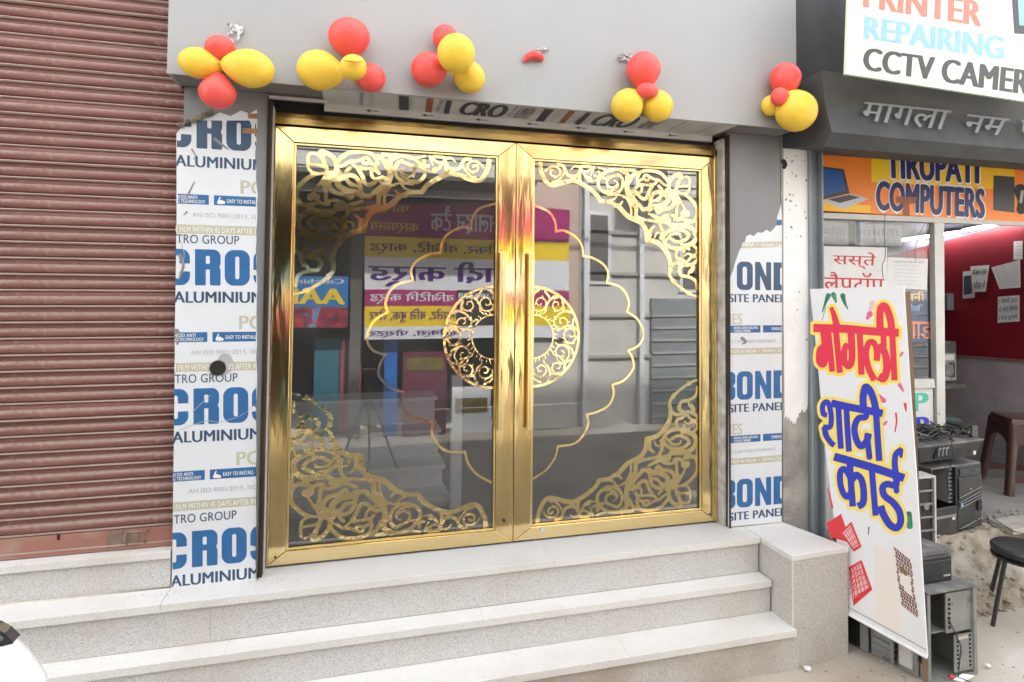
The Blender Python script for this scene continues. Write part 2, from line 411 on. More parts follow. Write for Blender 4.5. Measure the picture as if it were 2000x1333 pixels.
M['brass_d'] = mat('brass header with painted dark reflection', (.34,.23,.08), .22, 1., (.16,.11,.05), 5, .9, stretch=(.5,2,2), bump=.4, bscale=5, bstretch=(.4,1.6,2))  # dark reflection of the recess put into the header's brass colour
M['brass_bar'] = mat('brass beading', (.92,.74,.36), .24, 1., bump=.04, bscale=40)
M['ornament_w'] = mat('crumpled gold film', (.96,.78,.42), .12, 1., (.80,.60,.26), 8, .6, bump=.75, bscale=11)
M['ornament'] = mat('gold mirror film', (.96,.78,.40), .12, 1., (.88,.66,.27), 8, .5, bump=.5, bscale=4.0)
M['dark_alu'] = mat('dark bronze profile', (.05,.038,.03), .6, 0, (.09,.068,.05), 6, .6, spec=.2)
M['white_alu'] = mat('white aluminium', (.62,.61,.58), .45, 0, (.50,.47,.42), 5, .5, col3=(.33,.28,.22), scale3=14, lo3=.66, hi3=.75)
M['jamb_white'] = mat('plaster edge', (.80,.78,.70), .8, 0, (.42,.38,.33), 14, .8, bump=.3, bscale=50)
M['black'] = mat('black recess', (.015,.014,.012), .6)
M['granite'] = granite('grey granite riser', (.65,.64,.62), [(.34,.335,.325),(.50,.49,.475),(.72,.71,.69),(.60,.585,.56)], 380, .24)
M['granite_w'] = granite('grey granite riser, weathered', (.57,.55,.51), [(.32,.30,.27),(.45,.42,.38),(.66,.64,.60),(.52,.48,.43)], 380, .28, (.32,.26,.19))
M['tread'] = granite('pale polished granite tread', (.76,.75,.72), [(.62,.61,.58),(.71,.70,.67),(.79,.78,.755),(.75,.73,.69)], 300, .2)
M['nosing'] = M['tread']
M['shutter'] = mat('dusty maroon shutter paint', (.21,.083,.070), .55, 0, (.29,.14,.115), 9, .7, stretch=(.25,1,2), col3=(.36,.22,.18), scale3=22, lo3=.56, hi3=.74, bump=.1, bscale=60, dust=(.34,.26,.215), dustk=.9)
M['shutter_l'] = mat('dusty pink shutter rib', (.56,.44,.38), .6, 0, (.42,.28,.24), 12, .7, stretch=(.3,1,1))
M['shutter_r'] = mat('faded maroon bottom rail', (.42,.19,.145), .55, 0, (.33,.16,.125), 6, .7, stretch=(.4,1,1), col3=(.40,.27,.2), scale3=5, lo3=.58, hi3=.75)
M['rust_metal'] = mat('worn metal', (.22,.15,.11), .6, .3, (.40,.30,.24), 20, .7)
M['b_red'] = mat('red latex', (.84,.09,.08), .33, 0, (.86,.14,.12), 4, .5, sss=.25, spec=.35, bump=.03, bscale=25)
M['b_yel'] = mat('yellow latex', (.88,.62,.07), .33, 0, (.82,.52,.05), 5, .5, sss=.25, spec=.35, bump=.03, bscale=25, col3=(.55,.30,.04), scale3=9, lo3=.70, hi3=.80)
M['tape'] = mat('crumpled clear tape', (.62,.62,.60), .25, .3, (.35,.34,.32), 60, .8, bump=.5, bscale=90)
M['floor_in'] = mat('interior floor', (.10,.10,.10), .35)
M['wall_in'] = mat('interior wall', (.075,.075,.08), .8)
M['plaster'] = mat('white peeling paint', (.88,.87,.86), .8, 0, (.78,.76,.73), 6, .6, bump=.35, bscale=35)
M['concrete'] = mat('rough concrete', (.34,.325,.30), .95, 0, (.22,.205,.18), 9, .8, bump=1.0, bscale=22, col3=(.42,.39,.34), scale3=3)
M['concrete_l'] = mat('pale broken concrete', (.46,.43,.38), .95, 0, (.33,.30,.26), 12, .8, bump=.8, bscale=30)
M['channel'] = mat('grey painted steel channel', (.22,.25,.28), .5, 0, (.30,.32,.33), 6, .7, col3=(.20,.16,.13), scale3=12, lo3=.66, hi3=.74)
M['ground'] = mat('dusty ground', (.47,.42,.35), .95, 0, (.33,.28,.22), 2.2, .8, bump=.7, bscale=14, col3=(.56,.53,.48), scale3=1.1)
M['rubble'] = mat('sandy rubble', (.40,.355,.29), .95, 0, (.22,.185,.14), 11, .9, bump=1., bscale=25, col3=(.48,.45,.40), scale3=4)
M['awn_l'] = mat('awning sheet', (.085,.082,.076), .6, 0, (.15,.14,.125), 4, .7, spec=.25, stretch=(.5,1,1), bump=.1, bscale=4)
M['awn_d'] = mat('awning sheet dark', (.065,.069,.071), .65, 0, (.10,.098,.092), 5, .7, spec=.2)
M['dark_wall'] = mat('near-black wall', (.035,.034,.032), .7, 0, (.06,.055,.05), 5, .7)  # near-black wall colour, slightly mottled
M['banner'] = mat('banner vinyl', (.84,.85,.86), .38, 0, (.79,.80,.81), 5, .4, bump=.05, bscale=5)
M['wood'] = mat('weathered wood', (.24,.15,.09), .8, 0, (.14,.10,.07), 18, .7, stretch=(1,1,.1))
M['red_l'] = mat('banner red', srgb(232,52,84), .4); M['yellow_l'] = mat('banner yellow', srgb(252,226,96), .4, 0, srgb(253,236,130), 6, .4); M['blue_l'] = mat('banner blue', srgb(44,58,190), .4)
M['card_red'] = mat('banner card red', srgb(224,58,66), .4); M['card_pink'] = mat('banner card pink', srgb(238,190,192), .4)
M['card_pale'] = mat('banner card pale', srgb(240,232,224), .4); M['card_dark'] = mat('banner card lattice', srgb(120,78,84), .4); M['leaf_g'] = mat('banner leaf green', srgb(30,110,88), .4, 0, srgb(90,170,140), 20, .6)
M['petal'] = mat('banner petal pink', srgb(228,110,150), .4)
M['flex_w'] = mat('flex sign white', srgb(224,236,214), .4, 0, srgb(212,228,196), 2, .6); M['salmon'] = mat('salmon print', srgb(222,120,104), .4)
M['sky_p'] = mat('sky blue print', srgb(138,186,226), .4); M['char_p'] = mat('charcoal print', srgb(58,54,58), .4)
M['orange'] = mat('orange sign print', srgb(250,138,40), .4); M['yel_s'] = mat('yellow sign print', srgb(255,214,24), .4, 0, srgb(250,176,24), 1.5, .8); M['navy_s'] = mat('navy sign print', srgb(26,24,96), .4)
M['laptop_g'] = mat('laptop grey print', srgb(190,198,206), .4); M['laptop_b'] = mat('laptop blue print', srgb(28,84,160), .4)
M['paper'] = mat('paper', (.72,.72,.71), .7, 0, (.64,.63,.62), 9, .5); M['red_txt'] = mat('poster red print', srgb(190,40,48), .5); M['teal'] = mat('teal print', srgb(70,190,160), .5)
M['red_wall'] = mat('crimson panelled wall', (.23,.012,.024), .45, 0, (.17,.010,.018), 2.5, .7); M['lil_wall'] = mat('dirty lilac wall', (.50,.44,.47), .8, 0, (.36,.32,.33), 4, .8, bump=.2, bscale=20)
M['ceil'] = mat('lilac ceiling', (.20,.19,.24), .8); M['conc_floor'] = mat('worn floor', (.30,.29,.27), .85, 0, (.22,.21,.19), 4, .7, bump=.3, bscale=30)
M['tubelight'] = mat('tube light', (.9,.9,.9), .4, emit=(1,1,1), estr=8.0)
M['blackpl'] = mat('dusty black plastic', (.016,.017,.018), .36, 0, (.042,.041,.038), 9, .7, col3=(.13,.125,.115), scale3=25, lo3=.66, hi3=.8, dust=(.22,.21,.19), dustk=.45)
M['blackdust'] = mat('dust covered plastic top', (.10,.10,.098), .7, 0, (.26,.255,.24), 12, .8)
M['grey_pl'] = mat('grey steel chassis', (.24,.25,.24), .5, .2, (.33,.33,.31), 8, .7, col3=(.17,.16,.15), scale3=14, lo3=.6, hi3=.7)
M['hole'] = mat('dark hole', (.012,.012,.012), .7)
M['brown_pl'] = mat('brown moulded plastic', (.075,.035,.028), .28, 0, (.10,.05,.04), 10, .5, coat=.4)
M['black_metal'] = mat('black steel tube', (.03,.032,.036), .4, .3, (.09,.09,.09), 30, .5)
M['scoot'] = mat('white scooter paint', (.80,.80,.80), .18, 0, coat=.8); M['visor'] = mat('smoked visor', (.03,.033,.04), .12, 0, coat=1.)
M['tyre'] = mat('tyre rubber', (.02,.02,.02), .85); M['glass'] = glass_mat('door glass', (.80,.83,.84), .18, .014, .06, .04); M['glass2'] = glass_mat('shop window glass', (.88,.89,.91), .02, rmax=.10, haze=.015)
M['blue_lbl'] = mat('blue sticker', srgb(120,170,220), .5)
# opposite side
M['o_band'] = mat('opposite band', (.40,.39,.37), .8)
M['o_dimy'] = mat('dimmed yellow print', (.22,.17,.03), .6, 0, (.10,.07,.03), 9, .8)  # yellow dimmed in the colour so its mirror image stays weak
M['o_wall'] = mat('opposite grey render', (.64,.63,.60), .8, 0, (.52,.51,.48), 2, .7); M['o_wall2'] = mat('opposite dark wall', (.16,.15,.14), .8, 0, (.10,.095,.09), 2, .7)
M['o_peach'] = mat('opposite peach wall', (.60,.47,.40), .8, 0, (.52,.40,.34), 3, .5); M['o_dark'] = mat('opposite shop interior', (.03,.03,.032), .8)
M['o_mag'] = mat('magenta board', srgb(165,44,112), .5); M['o_yel'] = mat('yellow board', srgb(238,206,40), .5); M['o_white'] = mat('white board', srgb(225,228,235), .5)
M['o_purple'] = mat('purple board print', srgb(84,32,120), .5); M['o_blue'] = mat('blue board', srgb(30,120,190), .5); M['o_red'] = mat('red board', srgb(190,40,50), .5); M['o_tarp'] = mat('blue tarpaulin', srgb(40,110,190), .5); M['o_teal'] = mat('teal cloth', srgb(50,110,130), .7); M['o_pink'] = mat('pink cloth', srgb(150,90,105), .7)

# ================================================================== SETTING
# ---- ground
def gz(x, y):
    return -.60 + .012*math.sin(x*3.1+y*2.3)+.010*math.sin(x*7.3-y*5.1)+.006*math.sin(x*17+y*13)
xs = [-60,-30,-14,-8,-5] + [-3.5+.16*i for i in range(70)] + [9,12,18,30,60]
ys = [-60,-40,-20,-10] + [-6.4+.16*i for i in range(44)] + [1.2,2.5,6,15,40]
gv = [(x, y, gz(x,y) if (-4 < x < 8 and -6.5 < y < .9) else -.6) for y in ys for x in xs]
nx = len(xs)
g = part_nf('ground', MB().add(gv, [(j*nx+i, j*nx+i+1, (j+1)*nx+i+1, (j+1)*nx+i) for j in range(len(ys)-1) for i in range(nx-1)]), M['ground'])
tag(g, 'dusty sand-coloured street ground in front of the steps', kind='structure')
for p in g.data.polygons: p.use_smooth = True

rd = part_nf('road', MB().add([(-60,-4.6,-.594),(60,-4.6,-.594),(60,-1.75,-.594),(-60,-1.75,-.594)], [(0,1,2,3)]), mat('worn asphalt', (.13,.125,.115), .85, 0, (.20,.185,.165), 3, .8, bump=.4, bscale=60))
tag(rd, 'dark worn asphalt street between the two rows of buildings', kind='structure')
for v in g.data.vertices:
    if v.co.y < -1.6 and v.co.y > -4.8: v.co.z = -.625
# ---- shop building with grey fascia
b = thing('shop_building', 'shop building with grey metal fascia above the golden doors', 'building', (1.3, 0, 0))
FX0, FX1, FY, FZ = -.433, 2.957, -.30, 2.39
mb = MB(); mb.box(FX0, FX1, FY, FY+.012, FZ, 4.2)
part('fascia_panel', mb, M['grey_acp'], b)
mb = MB(); mb.box(FX1-.012, FX1-.001, FY+.013, .3, FZ+.002, 4.2); mb.box(FX0+.001, FX0+.012, FY+.013, .3, FZ+.002, 4.2)
part('fascia_return', mb, M['grey_acp'], b)
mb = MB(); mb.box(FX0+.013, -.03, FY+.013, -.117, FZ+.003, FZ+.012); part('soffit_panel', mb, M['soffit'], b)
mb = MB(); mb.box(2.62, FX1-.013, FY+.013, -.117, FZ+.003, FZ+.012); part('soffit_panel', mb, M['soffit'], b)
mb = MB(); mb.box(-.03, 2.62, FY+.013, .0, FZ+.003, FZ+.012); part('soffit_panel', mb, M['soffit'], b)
mb = MB(); mb.box(-.400, -.055, -.10, .15, 0.001, 3.9); part('wall', mb, M['dark_wall'], b)
mb = MB(); mb.box(2.64, 2.98, -.10, .15, 0.001, 3.9); part('wall', mb, M['dark_wall'], b)
mb = MB(); mb.box(-.05, 2.635, .015, .14, 2.37, 3.9); part('wall', mb, M['black'], b)
part('added_upper_storey', MB().box(-.46, 3.0, -.05, 3.9, 4.25, 8.2), M['o_wall'], b)  # unseen storey added so facade and steps lie in shade
# interior room seen through the glass
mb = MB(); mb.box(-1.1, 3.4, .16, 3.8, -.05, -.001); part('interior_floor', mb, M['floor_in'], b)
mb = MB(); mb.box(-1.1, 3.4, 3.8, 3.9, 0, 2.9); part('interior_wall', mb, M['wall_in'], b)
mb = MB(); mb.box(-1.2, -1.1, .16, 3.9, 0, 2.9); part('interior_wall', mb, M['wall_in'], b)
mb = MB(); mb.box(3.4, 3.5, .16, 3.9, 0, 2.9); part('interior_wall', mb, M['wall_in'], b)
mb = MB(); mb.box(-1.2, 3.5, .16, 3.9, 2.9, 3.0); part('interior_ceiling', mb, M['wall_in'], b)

st = thing('interior_staircase', 'granite staircase with white nosings seen through the left door', 'staircase', (.6, 1.0, 0))
M['stair_in'] = mat('interior stair stone', (.80,.79,.77), .6, 0, (.60,.59,.58), 90, .8); M['stair_n'] = mat('interior stair nosing', (.88,.88,.87), .5)
for i, py in enumerate((972, 908, 838, 775)):
    y = .62 + .22*i; z = at(868, py, 1, y).z; z0 = at(868, (1035, 972, 908, 838)[i], 1, y).z if i else 0
    z0 = max(z - .26, 0.0)
    r = MB().box(-.35, 1.02, y+.02, y+.30, z0, z-.026); part('riser', r, M['stair_in'], st)
    r = MB().box(-.35, 1.04, y, y+.30, z-.024, z); part('tread', r, M['stair_n'], st)
po = tag(part('steel_post', MB().box(1.03, 1.10, .55, .60, 0.001, .86), M['stair_n']), 'pale square post standing at the foot of the interior staircase', 'post')

# ---- outer steps
st = thing('granite_steps', 'wide granite front steps rising to the golden doors', 'steps', (1.0, -.3, -.6))
N1, N2, N3 = -.285, -.385, -.565
joints = [-3.2, -1.9, -.02, 1.45, 2.70]
def treadrow(z, yf, yb, js):
    for a, c in zip(js[:-1], js[1:]):
        part('tread', MB().box(a+.0003, c-.0003, yf, yb, z-.034, z), M['tread'], st, bev=.0014)
def riserrow(z0, z1, yf, js, mt=None):
    for a, c in zip(js[:-1], js[1:]):
        part('riser', MB().box(a+.0006, c-.0006, yf, yf+.05, z0, z1), mt or M['granite'], st)
treadrow(0, N1, .155, [-.404, -.02, 1.45, 2.70]); treadrow(0, N1, -.125, [-3.2, -1.9, -.4055])
riserrow(-.199, -.035, N1+.018, [-3.2, -1.6, -.20, 1.2, 2.70])
treadrow(-.2, N2, N1+.017, [-3.2, -.95, -.12, 1.05, 2.70])
riserrow(-.376, -.235, N2+.018, [-3.2, -1.0, .35, 1.6, 2.70])
treadrow(-.376, N3, N2+.017, [-3.2, -.7, .15, 1.75, 2.712])
riserrow(-.64, -.411, N3+.02, [-3.2, -.9, .6, 1.95, 2.74], M['granite_w'])
# side block, corners follow the masonry
q = [(2.706, -.537), (3.100, -.513), (2.990, -.118), (2.706, -.118)]
mb = MB(); mb.hexa([(x+.004*(1 if i in (0,3) else -1), y+.004, -.64) for i, (x, y) in enumerate(q)], [(x+.004*(1 if i in (0,3) else -1), y+.004, -.031) for i, (x, y) in enumerate(q)])
part('side_block', mb, M['granite_w'], st, bev=.003)
mb = MB(); mb.hexa([(x, y, -.030) for x, y in q], [(x, y, 0.0) for x, y in q]); part('block_slab', mb, M['tread'], st, bev=.004)
part('tread', MB().box(2.7008, 2.9885, -.1172, .155, -.034, 0), M['tread'], st)
part('joint_bead', MB().box(2.709, 2.714, -.5385, -.5325, -.41, -.032), M['tread'], st)

M['stain'] = mat('brown seep stain', (.36,.28,.19), .8, 0, (.50,.43,.34), 25, .8)
random.seed(77)
for cx, cy, n_ in ((-.42, -.16, 60), (.0, -.14, 60)):
    stv, stf = [], []
    for i in range(n_):
        x, y, r = cx+random.gauss(0,.09), cy-abs(random.gauss(0,.028)), random.uniform(.001,.004)
        if y < -.27: continue
        k0 = len(stv); stv += [(x+r*math.cos(t_*1.05)*random.uniform(.6,1.6), y+r*.6*math.sin(t_*1.05), .0006) for t_ in range(6)]; stf.append(tuple(range(k0, k0+6)))
    o_ = flat('dirt_specks', stv, stf, M['stain'], st); o_['kind'] = 'stuff'
# ---- ledge below the shutter
nb = thing('shutter_building', 'plain building housing the maroon shutter at the far left', 'building', (-3, 0, .2))
part('wall', MB().box(-9, -.47, .0, .3, 3.3, 8.0), M['o_wall'], nb); part('side_wall', MB().box(-9, -3.2, -.12, .3, -.6, 3.299), M['o_wall'], nb); part('room', MB().box(-3.2, -.47, .25, .3, .0, 3.299), M['dark_wall'], nb)  # high wall carried up out of view to cast shade in front
lg = thing('shutter_ledge', 'raised granite sill running under the maroon shutter', 'ledge', (-1.4, -.1, 0))
for a, c in ((-3.2, -1.35), (-1.35, -.409)):
    part('sill_slab', MB().box(a+.0008, c-.0008, -.128, .1, .138, .172), M['tread'], lg, bev=.003)
    part('riser', MB().box(a+.0006, c-.0006, -.112, .05, .0015, .1375), M['granite'], lg)

# ================================================================== SHUTTER
sh = thing('roller_shutter', 'closed maroon roller shutter left of the white cladding panel', 'shutter', (-1.4, -.06, .175))
pitch = .0746; XA, XB = -3.1, -.409; prof = []
for k in range(9):                                  # broad bead
    a = math.pi*k/8; prof.append((-.054-.021*math.sin(a)**.8, .0165+.042*(1-math.cos(a))/2))
prof += [(-.052, .0625)]
for k in range(5):
    a = math.pi*k/4; prof.append((-.054-.014*math.sin(a), .0020+.0125*(1-math.cos(a))/2))
prof += [(-.050, .0775), (-.044, .0775), (-.044, .010), (-.052, .010)]
pa = prof[:9]+[(-.050, .0590), (-.0495, .0783), (-.042, .0783), (-.042, .0002), (-.050, .0002), (-.050, .0160)]
pb = [(-.0502,.0020)]+prof[10:15]+[(-.0502,.0145)]
pa = [(y, z*.9503) for y, z in pa]; pb = [(y, z*.9503) for y, z in pb]
me1 = part('slat', MB().prism([(y, z) for y, z in pa], 0, XA, XB), M['shutter'], sh, smooth=True)
me2 = part('slat_rib', MB().prism([(y, z) for y, z in pb], 0, XA, XB), M['shutter_l'], me1, smooth=True)
me1.location = (0, 0, .270)
base1 = me1.location.copy()
for i in range(1, 39):
    c = me1.copy(); COL.objects.link(c); c.parent = sh; c.location = base1 + Vector((random.uniform(-.001,.001), random.uniform(-.0012,.0012), pitch*i)); c.rotation_euler = (random.uniform(-.05,.05), random.uniform(-.0012,.0012), 0)
    d = me2.copy(); COL.objects.link(d); d.parent = c
mb = MB().box(XA, XB, -.066, -.050, .176, .270); rail = part('bottom_rail', mb, M['shutter_r'], sh, bev=.002)
part('rail_lip', MB().box(XA, XB, -.070, -.0665, .196, .202), M['shutter_l'], sh)
part('keyhole', MB().tube([at(114,1047,1,-.067), at(114,1047,1,-.069)], .006, 10).box(at(112,1047,1,-.067).x, at(117,1047,1,-.067).x, -.0695, -.067, at(114,1055,1,-.067).z, at(114,1045,1,-.067).z), M['hole'], sh)
hm = MB()
hp = [at(248,1038,1,-.068), at(246,1060,1,-.085), at(250,1064,1,-.068)]
hm.tube([at(247,1037,1,-.067), at(243,1048,1,-.095), at(243,1058,1,-.095), at(248,1064,1,-.067)], .005, 8)
hm.tube([at(290,1034,1,-.067), at(281,1042,1,-.095), at(280,1052,1,-.095), at(285,1060,1,-.067)], .005, 8)
hm.tube([at(244,1040,1,-.092), at(282,1037,1,-.092)], .003, 6)
part('pull_handle', hm, M['rust_metal'], sh, smooth=True)
part('handle_plate', MB().box(at(240,1,1,-.067).x, at(302,1,1,-.067).x, -.0685, -.0665, at(270,1066,1,-.067).z, at(270,1034,1,-.067).z), M['rust_metal'], sh)

# ================================================================== CLADDING PANELS
PP = PY(-.12)
def persp_row(x0, x1, yt, yb, xref=420.):
    """quad whose edges follow the facade's horizontal direction; yt,yb given at xref"""
    def line(y): s = (603-y)/(5450-xref); return lambda x: y+s*(x-xref)
    a, c = line(yt), line(yb); return [(x0, a(x0)), (x1, a(x1)), (x1, c(x1)), (x0, c(x0))]
cl = thing('cladding_panel', 'narrow cladding panel with blue printed white film, left of golden doors', 'wall panel', (-.22, -.12, 0))
L0, L1 = -.404, -.026
part('grey_sheet', MB().box(L0, L1, -.120, -.101, .003, FZ+.001), M['grey_panel'], cl)
ft = [(348,1149),(499,1135.5)]
rag = []
random.seed(3)
# torn upper edge of the film, right to left
for x, y in [(503,214),(488,222),(470,218),(452,226),(430,221),(408,230),(384,233),(366,242),(352,250)]: rag.append((x+random.uniform(-2,2), y+random.uniform(-2,2)))
left_e = [(344.5,262),(345,420),(343,560),(341.5,640),(341,760),(339,900),(337.5,1020),(335.5,1148)]
right_e = [(499,1135.5),(499.8,1000),(500.5,860),(501.5,700),(502,560),(500.5,470),(502.5,380),(499,300),(503,250)]
poly = []
for L_, jit in ((left_e, .0), (right_e, .8)):
    for (xa, ya), (xb, yb) in zip(L_[:-1], L_[1:]):
        for k in range(5):
            t = k/5; poly.append((xa+(xb-xa)*t+random.uniform(-jit, jit)*1.5, ya+(yb-ya)*t))
    poly.append(L_[-1])
poly += rag
quad_px('printed_film', poly, PP, .002, M['film'], cl)
CL = (344.0, 501, None, None)
def lt(body, x0, x1, yt, yb, m, bold=0., o=.0035):
    q = persp_row(x0, x1, yt, yb); xl = 345.5 - (yt-250)*.0105
    text_clip(body, q, PP, o, m, cl, bold, (xl, 500.5, None, None))
def slabp(x0, x1, yt, yb, m, xref=420., pl=PP, par=None, o=.003, nm='print_band'):
    quad_px(nm, persp_row(x0, x1, yt, yb, xref), pl, o, m, par or cl)
# heavy condensed letters as stroked outlines
def heavy(ch, x0, x1, yt, yb, sw):
    """block letters: sw = width of the thin counter slit"""
    cx = (x0+x1)/2; w_ = x1-x0; h = yb-yt; ym = (yt+yb)/2; R2 = w_*.36; g = sw/2; e = h*.18; st_ = w_/2-g
    O = [('+', x0, x1, yt, yb, R2), ('-', cx-g, cx+g, yt+e, yb-e, g*.95)]
    if ch == 'O': return O, ()
    if ch == 'C': return O+[('-', cx+g*.2, x1+4, ym-h*.10, ym+h*.12, .3)], ()
    if ch == 'S': return O+[('-', x0-4, cx-g*.2, ym+h*.05, ym+h*.2, .3), ('-', cx+g*.2, x1+4, ym-h*.2, ym-h*.05, .3), ('+', x0+w_*.12, x1-w_*.12, ym-h*.09, ym+h*.09, 2)], ()
    if ch == 'R': return [('+', x0, x0+st_, yt, yb, .6), ('+', x0, x1, yt, ym+h*.06, R2*.8), ('+', x0, cx, yt, ym+h*.06, .6), ('+', cx+g, x1, ym-h*.02, yb, 3), ('-', cx-g, cx+g, yt+e, ym-h*.10, g*.6), ('-', cx-g, cx+g, ym+h*.09, yb+4, .3), ('-', x1-2.2, x1+4, ym-h*.005, ym+h*.035, .8)], ()
    if ch == 'B': return [('+', x0, cx, yt, yb, .6), ('+', x0, x1, yt, ym+1, R2*.8), ('+', x0, x1, ym-1, yb, R2*.8), ('-', cx-g, cx+g, yt+e, ym-h*.08, g*.6), ('-', cx-g, cx+g, ym+h*.08, yb-e, g*.6)], ()
    if ch == 'D': return [('+', x0, x1, yt, yb, R2), ('+', x0, cx, yt, yb, .6), ('-', cx-g, cx+g, yt+e, yb-e, g*.8)], ()
    if ch == 'N': return [('+', x0, x0+st_*.86, yt, yb, .5), ('+', x1-st_*.86, x1, yt, yb, .5)], [((x0+st_*.4, yt), (x1-st_*.4, yb), st_*.42, (x0, x1, yt, yb))]
def heavy_word(word, xs_, yt, yb, sw, m, xref, pl, par, cl_):
    """letters laid in an unslanted pixel frame, then sheared to the facade direction"""
    sh_ = lambda x, y: (x, y + (603-y)/(5450-xref)*(x-xref))
    for ch, (a, c) in zip(word, xs_):
        ops, stk = heavy(ch, a, c, yt, yb, sw); v, f = rbox_mesh(ops, .9, stk)
        P = [sh_(x, y) for x, y in v]
        bm = flat_clip('x', P, None, f, cl_, m, par)
        bm.verts.index_update(); vs = [pl.at(vv.co.x, vv.co.y, .0035) for vv in bm.verts]; fs = [tuple(vv.index for vv in ff.verts) for ff in bm.faces]; bm.free()
        if fs: flat('letter', vs, fs, m, par, label=None)
for n_, (y0, dx) in enumerate(((488, 0), (758, -3), (1034, -6), (225, 3))):
    k = 1.0 if n_ < 3 else .96
    xc = 344 - (y0-480)*.0105
    m_ = M['blue'] if n_ < 3 else M['navy']
    heavy_word('CROS', [(322+dx, 371+dx), (381+dx, 431+dx), (439+dx, 488+dx), (495+dx, 545+dx)], y0, y0+70*k, 8.0, m_, 420, PP, cl, (345.5-(y0-250)*.0105, 500.5, 236 if n_ == 3 else None, None))
    lt('ALUMINIUM', 340+dx, 512+dx if n_ else 512, y0+82, y0+104, M['navy'], .04)
for y0, dx in ((617,0),(350,3),(885,-5)):
    lt('PO', 468+dx, 517+dx, y0, y0+27, M['beige_p'], .03)
    slabp(344+dx if y0 < 500 else 342+dx, 405+dx, y0+32, y0+51, M['blue']); slabp(415+dx, 500.0, y0+32, y0+51, M['blue'])
    lt('ADVANCED ANTI', 318+dx, 382+dx, y0+34.5, y0+41, M['white_p'], .03, .005); lt('BENDING TECHNOLOGY', 318+dx, 398+dx, y0+42.5, y0+49, M['white_p'], .03, .005)
    lt('EASY TO INSTALL', 441+dx, 501+dx, y0+38.5, y0+46, M['white_p'], .03, .005)
    q = px_strokes([([(430+dx,y0+43),(424+dx,y0+44),(427+dx,y0+36)], 2.2, 1.2), ([(424+dx,y0+46),(434+dx,y0+46)], 3, 3)])
    flat_px('pictogram', q, PP, .005, .8, M['white_p'], cl, raw=True)
    lt('AN ISO 9001:2015, ISO 14001', 373+dx, 545+dx, y0+67, y0+77, M['grey_p'], .006)
    slabp(343+dx, 500, y0+91, y0+108, M['beige_p']); lt('E FILM WITHIN 45 DAYS AFTER INSTALL', 340+dx, 535+dx, y0+94.5, y0+105.5, M['white_p'], .02, .005)
for y0, dx in ((730,-3),(460,0),(1000,-5)): lt('METRO GROUP', 318+dx, 467+dx, y0, y0+17, M['navy'], .01)
# scratches, patches of torn film
for pts in ([(352,840),(400,823),(430,824),(470,812),(500,790)], [(376,805),(412,771)], [(352,470),(360,500),(350,540)]):
    flat_px('film_wrinkle', [(pts, .7, .4)], PP, .0055, .6, M['grey_p'], cl)
for pts, r in (([(363,395),(368,380),(380,356)], 3.0), ([(352,500),(358,520),(350,545)], 4.0), ([(345,648),(349,655),(347,672)], 5.5), ([(420,272),(436,285),(446,292)], 3), ([(365,415),(359,421)], 2), ([(375,292),(382,305),(378,312)], 1.6), ([(440,706),(446,716),(438,728)], 15)):
    flat_px('torn_patch', [(pts, r, r*.4)], PP, .0052, .7, M['grey_panel' if r < 9 else 'grey_p'], cl)
# hole with pipe end
hc = PP.at(426, 719, .006); part('cable_hole', MB().lathe([(.038,0),(.038,.004),(.034,.004)], (0,0,0), 20, Matrix.Rotation(R_(90),3,'X')).add([], []), M['dirt'], None)
ho = COL.objects[-1]; ho.parent = cl; ho.location = hc - cl.location
part('hole_core', MB().lathe([(.035,0),(.035,.003)], (hc.x, hc.y-.003, hc.z), 20, Matrix.Rotation(R_(90),3,'X')), M['hole'], cl)
# curl of dirty torn film and brown packing tape
mb = MB(); pts = [(350,247),(365,240),(380,236),(400,226),(418,221)]
mb.tube([PP.at(x, y+random.uniform(-3,3), .012) for x, y in cat([np.array(p) for p in pts], 4)], [random.uniform(.005,.017) for _ in range(17)], 9)
part('film_curl', mb, M['dirt'], cl, smooth=True)
M['tan_tape'] = mat('brown tape', srgb(176,128,74), .5, 0, srgb(120,92,60), 20, .7)
for y0, xa in ((222, 484), (251, 474)): quad_px('packing_tape', [(xa, y0),(503, y0+1),(503, y0+11),(xa+1, y0+10)], PP, .0075, M['tan_tape'], cl)

# right-hand panel
cr_ = thing('cladding_panel', 'narrow grey cladding panel with half torn white film, right of golden doors', 'wall panel', (2.79, -.12, 0))
R0, R1 = 2.613, 2.984
part('grey_sheet', MB().box(R0, R1, -.120, -.101, .003, FZ+.001), M['grey_panel'], cr_)
poly = [(1421.5,1029.5)]
for k in range(12): poly.append((1421.5+(k*.25), 1029.5-k*40))
random.seed(5)
for x, y in [(1424.5,548),(1427,536),(1431,528),(1436,516),(1440,497),(1446,484),(1455,473),(1457,462),(1466,459),(1472,461),(1479,455),(1488,456),(1497,450),(1505,453),(1512,448),(1517,436),(1518,424),(1524,404),(1526,395)]: poly.append((x+random.uniform(-1.2,1.2), y+random.uniform(-1.2,1.2)))
poly += [(1527,420),(1527,700),(1526.5,1019.5)]
quad_px('printed_film', poly, PP, .002, M['film'], cr_)
def rt(body, x0, x1, yt, yb, m, bold=0., o=.0035):
    text_clip(body, persp_row(x0, x1, yt, yb, 1475.), PP, o, m, cr_, bold, (1424, 1526.5, None, None))
